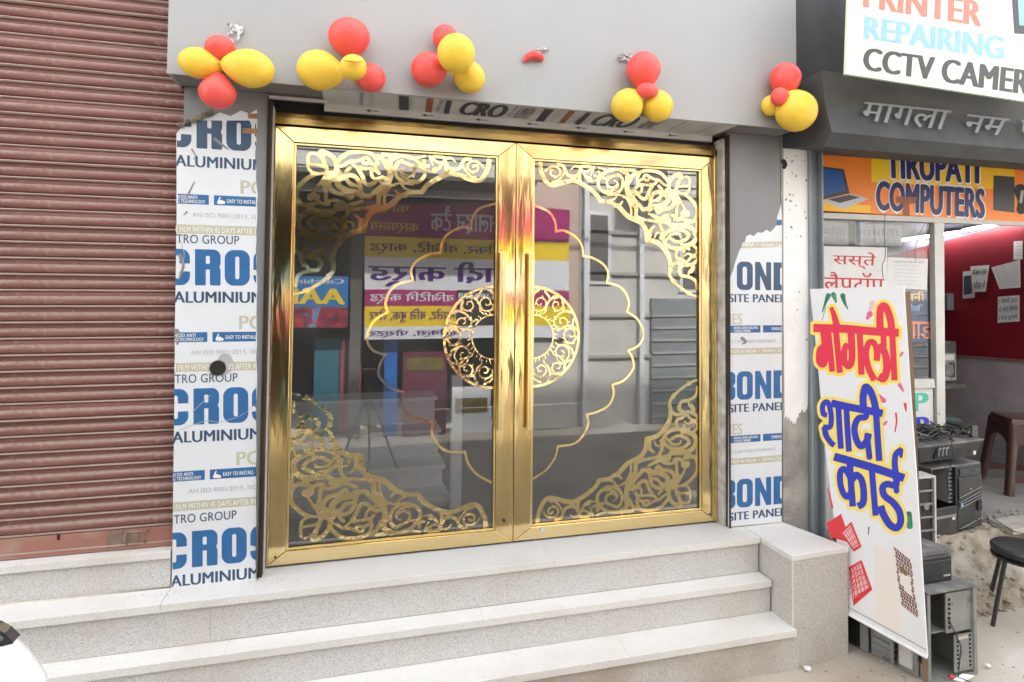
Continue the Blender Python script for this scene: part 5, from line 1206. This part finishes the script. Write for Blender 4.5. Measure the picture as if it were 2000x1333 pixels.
# upright plates seen on the right face
cb('bay_plate', L1_*.42, L1_*.93, .012, .020, H_*.50, H_-.03, 'grey_pl'); cb('bay_plate', L1_*.55, L1_*.93, .006, .011, .03, H_*.47, 'grey_pl'); cb('bay_plate', L1_*.05, L1_*.12, .05, .16, .015, H_-.02, 'grey_pl'); cb('shelf', L1_*.1, L1_*.5, .03, .22, H_*.50, H_*.515, 'grey_pl'); cb('inner_plate', L1_*.13, L1_*.42, .14, .15, .1, H_-.03, 'grey_pl')
cb('paper_label', L1_*.60, L1_*.82, .002, .005, H_*.42, H_*.45, 'beige_p', 0)
for i in range(9):
    z = .05+i*.022
    cb('slot', L1_*.60, L1_*.635, .003, .0055, z, z+.010, 'hole', 0); cb('slot', L1_*.85, L1_*.885, .003, .0055, z, z+.010, 'hole', 0)
for i in range(7):
    z = H_*.55+i*.024; cb('slot', L1_*.46, L1_*.50, .009, .0115, z, z+.012, 'hole', 0); cb('slot', L1_*.30, L1_*.33, .137, .1395, z, z+.012, 'hole', 0); cb('slot', L1_*.22, L1_*.25, .137, .1395, z, z+.012, 'hole', 0)
# left face (front) : drive bay fronts
yL = -.001
def lb(nm, b0, b1, z0, z1, m, d=.0): return cb(nm, -.012-d, -.002-d, b0, b1, z0, z1, m)
lb('upright', L2_*.66, L2_*.76, .015, H_-.02, 'grey_pl'); lb('grille_plate', L2_*.36, L2_*.62, .02, H_-.02, 'grey_pl'); lb('dark_bay', L2_*.78, L2_*.985, .03, H_-.02, 'hole'); lb('grille_plate', L2_*.10, L2_*.30, .02, H_*.8, 'grey_pl'); lb('bright_cover', L2_*.14, L2_*.28, .05, H_*.62, 'white_alu', .012)
for i in range(8): lb('rib', L2_*.40, L2_*.60, .05+i*.035, .056+i*.035, 'channel', .0125); lb('slot', L2_*.335, L2_*.35, .05+i*.035, .062+i*.035, 'hole', .002)
lb('slot', L2_*.15, L2_*.27, H_*.36, H_*.40, 'hole', .0245); lb('dark_bay', L2_*.02, L2_*.085, .1, H_*.45, 'hole')
# printer on top of chassis
Zt = -.6+H_
o4 = C0+u1*.03+u2*.07+Vector((0,0,H_+.001))
t = thing('printer', 'black printer with dusty grey lid on top of the open chassis', 'printer', o4)
Lp = L1_*.72
lbox(t,'printer_body',u1,u2,o4,0,Lp,0,.30,0,.135,'blackpl',.006); lbox(t,'printer_lid',u1,u2,o4,-.004,Lp+.004,.006,.30,.136,.172,'blackdust',.008); lbox(t,'front_door',u1,u2,o4,.02,Lp-.012,-.006,-.0005,.012,.115,'blackpl',.003); lbox(t,'name_plate',u1,u2,o4,Lp-.07,Lp-.025,-.009,-.0065,.030,.038,'grey_p',0)
t2 = o4+Vector((0,0,.174))+u1*.0+u2*.12
t = thing('printer', 'smaller black printer with tilted paper tray above the dusty one', 'printer', t2)
lbox(t,'printer_body',u1,u2,t2,-.02,Lp*.45,0,.2,0,.055,'blackpl',.006); lbox(t,'paper_tray',u1,u2,t2,.0,Lp*.40,.02,.18,.0565,.075,'black_metal',.004)
for i in range(3): lbox(t,'roller',u1,u2,t2,.02,Lp*.38,.03+i*.05,.045+i*.05,.077,.095,'grey_pl',.003)
# narrow grey framed case between
o5 = at(1796,1050,1,-.30); 
t = thing('computer_case', 'gutted grey edged computer case between the banner and the black towers', 'computer case', o5)
zA = at(1796,932,1,-.30).z-o5.z; wA = at(1828,1000,1,-.30).x-o5.x
X_ = Vector((1,0,0)); Y_ = Vector((0,1,0))
lbox(t,'case_edge',X_,Y_,o5,wA-.014,wA,-.004,.1,-.12,zA,'white_alu'); lbox(t,'case_edge',X_,Y_,o5,-.1,wA-.0145,-.004,.1,zA-.012,zA,'white_alu'); lbox(t,'drive_bay',X_,Y_,o5,-.1,wA-.016,.012,.1,-.12,zA-.014,'blackpl')
for i in range(4): lbox(t,'bay_cover',X_,Y_,o5,-.1,wA-.02,.0,.011,zA*(.74-.22*i),zA*(.76-.22*i)+.003,'grey_pl',0)
part('fan', MB().tube([o5+Vector((wA*.45,.011,zA*.5)), o5+Vector((wA*.45,-.002,zA*.5))], .022, 14), M['grey_pl'], t)

for (l_, P_) in (('black cable drooping over the front of the printer shell', [(3.98+.25,-.20,.45),(4.2,-.24,.36),(4.16,-.22,.22),(4.2,-.20,.10)]), ('grey cable trailing from the towers onto the rubble', [(4.62,-.16,-.1),(4.70,-.24,-.17),(4.85,-.27,-.20),(5.0,-.24,-.17)]), ('thin cable hanging out of the open chassis', [(3.45,-.80,-.28),(3.50,-.83,-.42),(3.44,-.86,-.55),(3.55,-.92,-.585)])):
    tag(part('wire', MB().tube([Vector((*p,))  for p in P_], .0035, 5), M['black_metal'], None, smooth=True), l_, 'wire')
# interior: desk with machine
t = thing('desk', 'dark desk edge inside the shop behind the mullion', 'desk', (5.25, .75, -.2))
dt_ = at(1870,752,1,.75); part('desk_top', MB().box(4.75, dt_.x+.10, .75, 1.5, dt_.z-.03, dt_.z), M['blackpl'], t); part('desk_panel', MB().box(4.75, dt_.x-.10, .78, 1.45, -.199, dt_.z-.031), M['hole'], t); part('drawer', MB().box(dt_.x-.42, dt_.x-.14, .765, .779, dt_.z-.25, dt_.z-.12), M['blackdust'], t)
c0 = at(1838,750,1,.85); c1_ = at(1872,668,1,.85)
t = thing('open_computer', 'open computer tower showing fan and boards on the inner desk', 'computer case', (c0.x, .85, dt_.z))
part('case_back', MB().box(c0.x, c1_.x, .87, 1.2, dt_.z+.001, c1_.z), M['blackpl'], t, bev=.004); part('board', MB().box(c0.x+.02, c1_.x-.02, .860, .8695, dt_.z+.02, c1_.z-.10), M['grey_pl'], t)
part('fan', MB().lathe([(.055,0),(.055,.012),(.02,.014)], (0,0,0), 18, Matrix.Rotation(R_(90),3,'X')), M['blackdust'], None); o_ = COL.objects[-1]; o_.parent = t; o_.location = Vector((c0.x+.09, .859, dt_.z+.11))-t.location
part('power_unit', MB().box(c0.x+.03, c1_.x-.05, .852, .8595, c1_.z-.16, c1_.z-.115), M['white_alu'], t)
for i in range(6): part('card_edge', MB().box(c1_.x-.10+i*.012, c1_.x-.094+i*.012, .854, .8595, dt_.z+.05, dt_.z+.18), M['dim_paper' if i % 2 else 'hole'], t)
random.seed(14); mb = MB()
cc = at(1862,822,1,.45); cc.z = max(cc.z, .25)
lowbin = tag(part('storage_box', MB().box(cc.x-.35, cc.x+.18, .38, .75, -.199, cc.z-.06), M['hole'], None, bev=.01), 'dark box on the shop floor under the green cloth', 'box')
for s_ in range(7): mb.tube([cc+Vector((-.32+.02*s_, -.02+random.uniform(0,.2), -.035+.012*s_)), cc+Vector((-.1,-.03+random.uniform(0,.2),.0+.012*s_)), cc+Vector((.15-.02*s_,random.uniform(0,.2),-.03+.01*s_))], [.02,.03,.018], 7)
o = part('green_cloth', mb, mat('dark green cloth', (.03,.07,.06), .9, 0, (.06,.10,.09), 20, .6), None, smooth=True); tag(o, 'crumpled dark green cloth heaped behind the cables inside the shop', 'cloth')
pk = tag(part('wall_phone', MB().box(WX-.09, WX-.004, WP.at(1853,590).y-.06, WP.at(1853,590).y+.06, WP.at(1853,606).z, WP.at(1853,574).z), M['dim_paper'], None, bev=.008), 'small faded box hung on the crimson wall next to the mullion', 'box')

# brown plastic stool
def brown_stool():
    H = .60; c = Vector((5.83, .46, -.2))
    t = thing('plastic_stool', 'brown moulded plastic stool with arched sides inside the shop', 'stool', c)
    a, a2, h = .175, .225, H
    part('seat', MB().hexa([(c.x-a-.01,c.y-a-.01,c.z+h-.05),(c.x+a+.01,c.y-a-.01,c.z+h-.05),(c.x+a+.01,c.y+a+.01,c.z+h-.05),(c.x-a-.01,c.y+a+.01,c.z+h-.05)], [(c.x-a,c.y-a,c.z+h),(c.x+a,c.y-a,c.z+h),(c.x+a,c.y+a,c.z+h),(c.x-a,c.y+a,c.z+h)]), M['brown_pl'], t, bev=.012, smooth=True)
    for sx in (-1,1):
        for sy in (-1,1):
            top = Vector((c.x+sx*(a-.02), c.y+sy*(a-.02), c.z+h-.04)); bot = Vector((c.x+sx*a2, c.y+sy*a2, c.z))
            part('leg', MB().tube([top, (top+bot)/2, bot-Vector((0,0,-.02)), bot], [.040,.034,.034,.038], 10), M['brown_pl'], t, smooth=True)
    # arched side skirts: spandrels between the legs
    for ax in (0,1):
        for s_ in (-1,1):
            vs = []; fs = []; n = 12
            for i in range(n+1):
                u = -1+2*i/n; arch = .10+.16*(1-math.sqrt(max(0,1-u*u*.98))); 
                for zz, kk in ((h-.05, 1.0), (h-.05-arch, 1.0)):
                    off = a+.012+(a2-a)*(h-zz)/h*.7
                    p = (u*(a+.005), s_*off) if ax == 0 else (s_*off, u*(a+.005)); vs.append((c.x+p[0], c.y+p[1], c.z+zz))
            fs = [(2*i, 2*i+2, 2*i+3, 2*i+1) for i in range(n)]
            o_ = part_nf('side_arch', MB().add(vs, fs), M['brown_pl'], t); md = o_.modifiers.new('s','SOLIDIFY'); md.thickness = .008
    for sx in (-1,1): part('cross_rail', MB().box(c.x-a2+.03, c.x+a2-.03, c.y+sx*(a2-.028)-.004, c.y+sx*(a2-.028)+.004, c.z+.10, c.z+.15), M['brown_pl'], t)
    t.rotation_euler = (0, 0, R_(-30))
brown_stool()
# black round stool on street
def round_stool():
    c = Vector((4.42, -.50, -.6)); h = .465; t = thing('round_stool', 'black metal stool with round padded seat on the dusty street', 'stool', c)
    part('seat', MB().lathe([(.02,h-.06),(.15,h-.055),(.165,h-.04),(.168,h-.015),(.155,h),(.12,h+.004),(.0,h+.002)], c, 32), mat('worn black seat vinyl', (.022,.024,.028), .38, 0, (.05,.05,.05), 14, .6), t, smooth=True)
    part('seat_ring', MB().lathe([(.160,h-.075),(.166,h-.072),(.166,h-.062),(.160,h-.060)], c, 28), M['black_metal'], t, smooth=True)
    for a in (175, 85, -5, 265):
        d = Vector((math.cos(R_(a)), math.sin(R_(a)), 0)); part('leg', MB().tube([c+d*.135+Vector((0,0,h-.06)), c+d*.18+Vector((0,0,h*.5)), c+d*.235+Vector((0,0,.012)), c+d*.235], [.013,.012,.012,.014], 8), M['black_metal'], t, smooth=True)
round_stool()
# litter
o = tag(part_nf('paper_scrap', MB().add([at(1862,1328,2,-.575), at(1880,1316,2,-.57), at(1905,1320,2,-.58), at(1880,1333,2,-.58)], [(0,1,2,3)]), M['banner']), 'torn white and red wrapper on the ground below the chassis', 'litter')
mb = MB(); stone(mb, at(1858,1322,2,-.58), .016); tag(part('wrapper_ball', mb, M['card_red'], None), 'crumpled red wrapper lying at the chassis corner', 'litter')
wire('wire', 'thin loose wire lying on the sandy rubble', [(1905,1015),(1925,1020),(1945,1030),(1960,1026)], Pl((0,0,-.09),(0,0,1)), .0, .003)

# ================================================================== SCOOTER
t = thing('scooter', 'white scooter nose with dark headlamp visor at the lower left corner', 'scooter', (-.95,-1.55,-.6))
sc_p = at(109,1315,1,-1.35)                        # nose tip
def shell(rows, m, nm, par, n=16):
    """rows: (centre, rx, rz) sections along X"""
    vs = []
    for c, ry, rz in rows:
        for k in range(n):
            a = 2*math.pi*k/n; vs.append(Vector(c)+Vector((0, ry*math.cos(a), rz*math.sin(a))))
    fs = [(i*n+k, i*n+(k+1) % n, (i+1)*n+(k+1) % n, (i+1)*n+k) for i in range(len(rows)-1) for k in range(n)]+[tuple(range(n)), tuple(range((len(rows)-1)*n, len(rows)*n))]
    return part(nm, MB().add(vs, fs), M[m], par, smooth=True)
tx, ty, tz = sc_p.x, -1.40, sc_p.z
z_at0 = at(0,1213,1,-1.40).z
S_ = []
rows = [((tx, ty, tz-.004), .006, .005), ((tx-.012, ty, tz+.004), .03, .024), ((tx-.035, ty, tz+.012), .05, .048), ((tx-.07, ty, tz+.026), .075, .080), ((tx-.11, ty, tz+.038), .095, .108), ((tx-.16, ty, tz+.045), .105, .135), ((tx-.22, ty, tz+.045), .12, .155), ((tx-.34, ty, tz+.01), .15, .16), ((tx-.55, ty, tz-.03), .12, .14), ((tx-.75, ty, tz-.06), .06, .08)]
shell(rows, 'scoot', 'front_fairing', t, 28)
VP_ = Pl((0, ty-.112, 0), (0, -1, 0))
vq = [(-60,1216),(-10,1228),(8,1238),(26,1255),(24,1259),(4,1264),(-60,1269)]
vf = [VP_.at(x, y) for x, y in vq]; vb = [p+Vector((.0,.035,0)) for p in vf]; n7 = len(vf)
part('headlamp_visor', MB().add(vf+vb, [tuple(range(n7))]+[(i, i+n7, (i+1) % n7+n7, (i+1) % n7) for i in range(n7)]), M['visor'], t, bev=.003)
part('headlamp', MB().slab([VP_.at(x, y, .004) for x, y in [(-50,1226),(-8,1236),(8,1247),(0,1254),(-50,1257)]], .004, (0,-1,0)), M['dim_paper'], t)
wc = Vector((tx-.30, ty, -.37)); Mx = Matrix.Rotation(R_(90), 3, 'X')
part('front_wheel', MB().lathe([(.14,-.03),(.20,-.045),(.228,-.03),(.235,0),(.228,.03),(.20,.045),(.14,.03)], wc, 36, Mx), M['tyre'], t, smooth=True)
shell([((wc.x+.26,ty,wc.z+.06),.03,.01),((wc.x+.20,ty,wc.z+.16),.06,.03),((wc.x,ty,wc.z+.25),.07,.035),((wc.x-.2,ty,wc.z+.15),.06,.03)], 'scoot', 'mudguard', t)
part('body', MB().hexa([(tx-1.7,ty-.14,-.35),(tx-.75,ty-.14,-.35),(tx-.75,ty+.14,-.35),(tx-1.7,ty+.14,-.35)], [(tx-1.75,ty-.12,.10),(tx-1.2,ty-.12,.08),(tx-1.2,ty+.12,.08),(tx-1.75,ty+.12,.10)]), M['scoot'], t, bev=.05, smooth=True)
part('seat', MB().box(tx-1.75, tx-1.15, ty-.13, ty+.13, .105, .18), M['tyre'], t, bev=.03); part('rear_wheel', MB().lathe([(.14,-.03),(.20,-.045),(.235,0),(.20,.045),(.14,.03)], Vector((tx-1.5,ty,-.37)), 32, Mx), M['tyre'], t, smooth=True)
part('handlebar', MB().tube([(tx-.62,ty-.32,.42),(tx-.55,ty-.1,.40),(tx-.55,ty+.1,.40),(tx-.62,ty+.32,.42)], .015, 8), M['black_metal'], t, smooth=True); part('steering_column', MB().tube([(tx-.42,ty,.0),(tx-.56,ty,.41)], .03, 8), M['black_metal'], t)

# ================================================================== OPPOSITE SIDE OF THE STREET (seen mirrored in the glass and brass)
OD = 5.0
def op(px, py, D=OD): v = at(px, py, 1, D); return Vector((v.x, -D, v.z))
def oq(nm, x0, y0, x1, y1, m, par, off=0.0, D=OD, th=.0):
    a, c = op(x0, y0, D), op(x1, y1, D)
    return part(nm, MB().box(a.x, c.x, -D+off-.001-th, -D+off, c.z, a.z), M[m], par)
ob = thing('facing_building', 'grey rendered building across the street, seen mirrored in the doors', 'building', (2, -OD-.5, -.6))
def obx(nm, x0, x1, z0, z1, m, y0=-OD-.4, y1=-OD-.05): part(nm, MB().box(x0, x1, y0, y1, z0, z1), M[m], ob)
obx('wall', -6, .38, 2.75, 3.9, 'o_wall'); obx('wall', .381, 2.9, 2.75, 3.9, 'o_wall'); obx('wall', 3.65, 12, -.6, 4.2, 'o_wall'); obx('pier', 2.75, 3.64, 1.0, 4.1, 'o_peach'); obx('pier', .37, .52, -.6, 2.74, 'o_wall2'); obx('pier', 2.92, 3.64, -.6, .999, 'o_wall')
obx('shop_recess', -6, 2.91, -.6, 2.74, 'o_dark', -OD-2.2, -OD-1.9); obx('recess_ceiling', -6, 2.91, 2.70, 2.749, 'o_dark', -OD-2.2, -OD-.41); obx('parapet', -6.1, 2.74, 3.901, 4.0, 'o_white')
obx('added_shade_canopy', -6, 2.74, 2.80, 2.86, 'o_wall2', -OD-.049, -OD+.75)  # canopy added to keep the sun off the facing signboard
for i in range(6): obx('ledge_band', 3.68, 12, .4+i*.62, .45+i*.62, 'o_band', -OD-.049, -OD-.02)
def win(x0, x1, z0, z1):
    part('window', MB().box(x0, x1, -OD-.049, -OD-.03, z0, z1), M['o_white'], ob); part('window_opening', MB().box(x0+.06, x1-.06, -OD-.0295, -OD-.02, z0+.06, z1-.06), M['o_wall2'], ob)
win(3.75, 4.15, 1.5, 2.6); win(5.3, 6.0, 1.4, 2.3); win(7.2, 8.0, 2.2, 3.2)
oq('white_plinth', 1043, 560, 1110, 480, 'o_white', ob, .02, OD-.02) if False else None
sg = thing('facing_signboard', 'magenta, yellow and white printing shop signboard across the street', 'sign', (1.5, -OD, 1.6))
rows_ = [(392,462,'o_mag'),(462,502,'o_yel'),(502,566,'o_white'),(566,598,'o_mag'),(598,638,'o_yel'),(638,664,'o_white')]
X0s, X1s = 712, 1112
for ya, yb, m_ in rows_:
    a, c = op(X0s, ya), op(X1s, ya); d = op(X0s, yb)
    part('board_band', MB().box(a.x, c.x, -OD-.03, -OD, d.z, a.z), M[m_], sg)
def otext(body, pxl, pxr, yt, yb, m_, par=sg, bold=.03, D=OD, off=.004):
    a, c = op(pxl, yt, D), op(pxr, yt, D); zb_ = op(pxl, yb, D).z     # reads from the street: left end is the larger X
    text_w(body, (c.x, -D+off, zb_), (-1,0,0), (0,0,1), c.x-a.x, a.z-zb_, M[m_], par, bold)
otext('ऑनलाइन टैक', 842, 1000, 402, 456, 'o_white'); otext('फॉर्म', 728, 800, 394, 416, 'o_yel'); otext('कार्यालय', 722, 818, 434, 456, 'o_yel')
otext('स्टीकर, विजिट, कार्ड', 722, 1000, 470, 497, 'o_purple'); otext('शादी कार्ड', 722, 1005, 508, 560, 'o_purple', bold=.05); otext('विजिटिंग कार्ड', 722, 886, 570, 594, 'o_white'); otext('पम्पलेट, बिल बुक, लेटर', 722, 900, 603, 630, 'o_purple'); otext('फ्लैक्स, पोस्टर', 722, 900, 643, 661, 'o_purple')
a, c = op(892,566), op(1010,636); part('phone_panel', MB().box(a.x, c.x, -OD+.001, -OD+.004, c.z, a.z), M['o_dark'], sg); otext('9106390378', 895, 1000, 572, 584, 'o_white', off=.008)
s2 = thing('facing_signboard', 'blue signboard with yellow capital letters across the street', 'sign', (0, -OD, 1.2))
a, c = op(540,540), op(680,600); d = op(540,640); part('board_band', MB().box(a.x, c.x, -OD-.03, -OD, c.z, a.z), M['o_blue'], s2); part('board_band', MB().box(a.x, c.x, -OD-.03, -OD, d.z, c.z-.001), mat('mottled photo print', srgb(70,40,60), .6, 0, srgb(190,60,70), 7, .9, col3=srgb(90,150,190), scale3=5, lo3=.58, hi3=.66), s2)
otext('AAR', 545, 672, 564, 594, 'o_yel', s2, .06); otext('Coaching', 565, 672, 545, 558, 'o_white', s2)
random.seed(44)
for i in range(5): obx('drain_pipe', (-1.4, 3.7, 4.6, 6.6, 9.0)[i], (-1.4, 3.7, 4.6, 6.6, 9.0)[i]+.07, -.6, 4.0, 'o_white', -OD-.049, -OD+.02)
for i in range(4):
    xx = 4.8+i*1.7; obx('roll_door', xx, xx+1.2, -.6, 1.3, 'channel', -OD-.048, -OD-.01)
    for k in range(9): obx('door_rib', xx+.01, xx+1.19, -.5+k*.19, -.47+k*.19, 'o_band', -OD-.009, -OD+.004)
for i in range(3):
    wy = 2.9+.18*i; tag(part('power_cable', MB().tube([(-6+18*k/14, -OD+.5+.1*i, wy+.25*((k/7-1)**2)) for k in range(15)], .012, 5), M['black_metal'], None), ('lowest', 'middle', 'topmost')[i]+' sagging power cable along the facing buildings', 'cable')
ac = thing('wall_cooler', 'white cooler box on the facing grey wall, seen mirrored', 'cooler', (4.4, -OD+.2, 2.9)); part('casing', MB().box(4.35, 4.95, -OD-.04, -OD+.30, 2.85, 3.35), M['o_white'], ac, bev=.01); part('grille', MB().box(4.40, 4.90, -OD+.301, -OD+.315, 2.90, 3.30), M['o_wall2'], ac)
# goods in the open front
cu = tag(part('blue_tarpaulin', MB().box(op(752,640).x, op(778,640).x, -OD-.20, -OD-.12, -.6, op(752,665).z), M['o_tarp'], None), 'strip of blue tarpaulin hanging under the magenta signboard', 'tarpaulin')
tag(part('teal_curtain', MB().box(op(612,640).x, op(664,640).x, -OD-.3, -OD-.2, -.6, op(612,665).z), M['o_teal'], None), 'teal curtain hanging in the facing shop front', 'curtain')
tag(part('pink_curtain', MB().box(op(666,640).x, op(708,640).x, -OD-.3, -OD-.2, -.6, op(612,668).z), M['o_pink'], None), 'pink curtain hanging beside the teal one across the street', 'curtain')
a, c = op(788,690), op(872,850); t = thing('poster_stand', 'magenta and yellow poster stand in front of the facing shop', 'poster', (a.x, -OD-.1, -.6)); part('sheet', MB().box(a.x, c.x, -OD-.1, -OD-.08, c.z, a.z), mat('dim maroon poster', (.16,.03,.06), .6, 0, (.08,.02,.04), 6, .8), t); part('print_band', MB().box(a.x+.05, c.x-.05, -OD-.079, -OD-.076, a.z-.25, a.z-.08), M['o_dimy'], t)
a, c = op(885,760), op(960,880); t = thing('poster_stand', 'white and yellow poster stand across the street', 'poster', (a.x, -OD-.1, -.6)); part('sheet', MB().box(a.x, c.x, -OD-.1, -OD-.08, c.z, a.z), M['o_white'], t); part('print_band', MB().box(a.x+.05, c.x-.05, -OD-.079, -OD-.076, a.z-.35, a.z-.15), M['o_dimy'], t)
# building wrapping the rest of the street so reflections have something to show
t = thing('street_building', 'plain cream building further down the facing side', 'building', (-10, -6, -.6)); part('wall', MB().box(-16, -6.2, -8, -5.2, -.6, 5.5), M['o_wall'], t); 
for i in range(4): part('window', MB().box(-15+i*2.3, -14+i*2.3, -5.2, -5.17, 1.5, 3), M['o_wall2'], t)

# tripod with camera beside the viewpoint
tp = Vector((.33, -3.42, 0)); t = thing('camera_tripod', 'black camera tripod standing in the street opposite the doors', 'tripod', (tp.x, tp.y, -.6))
ap = op(722, 762, -CAM[1]+.12); ap.x -= .0
for dx, dy in ((.32,-.05),(-.34,-.10),(.02,-.38)):
    part('leg', MB().tube([ap, ap+Vector((dx*.5,dy*.5,-.5*(ap.z+.6))), Vector((ap.x+dx, ap.y+dy, -.6))], [.016,.013,.010], 8), M['black_metal'], t, smooth=True)
part('centre_column', MB().tube([ap+Vector((0,0,-.25)), ap+Vector((0,0,.10))], .016, 8), M['black_metal'], t, smooth=True); part('head', MB().box(ap.x-.05, ap.x+.05, ap.y-.04, ap.y+.04, ap.z+.08, ap.z+.13), M['black_metal'], t, bev=.01); part('camera_body', MB().box(ap.x-.075, ap.x+.075, ap.y-.045, ap.y+.02, ap.z+.131, ap.z+.225), M['blackpl'], t, bev=.012)
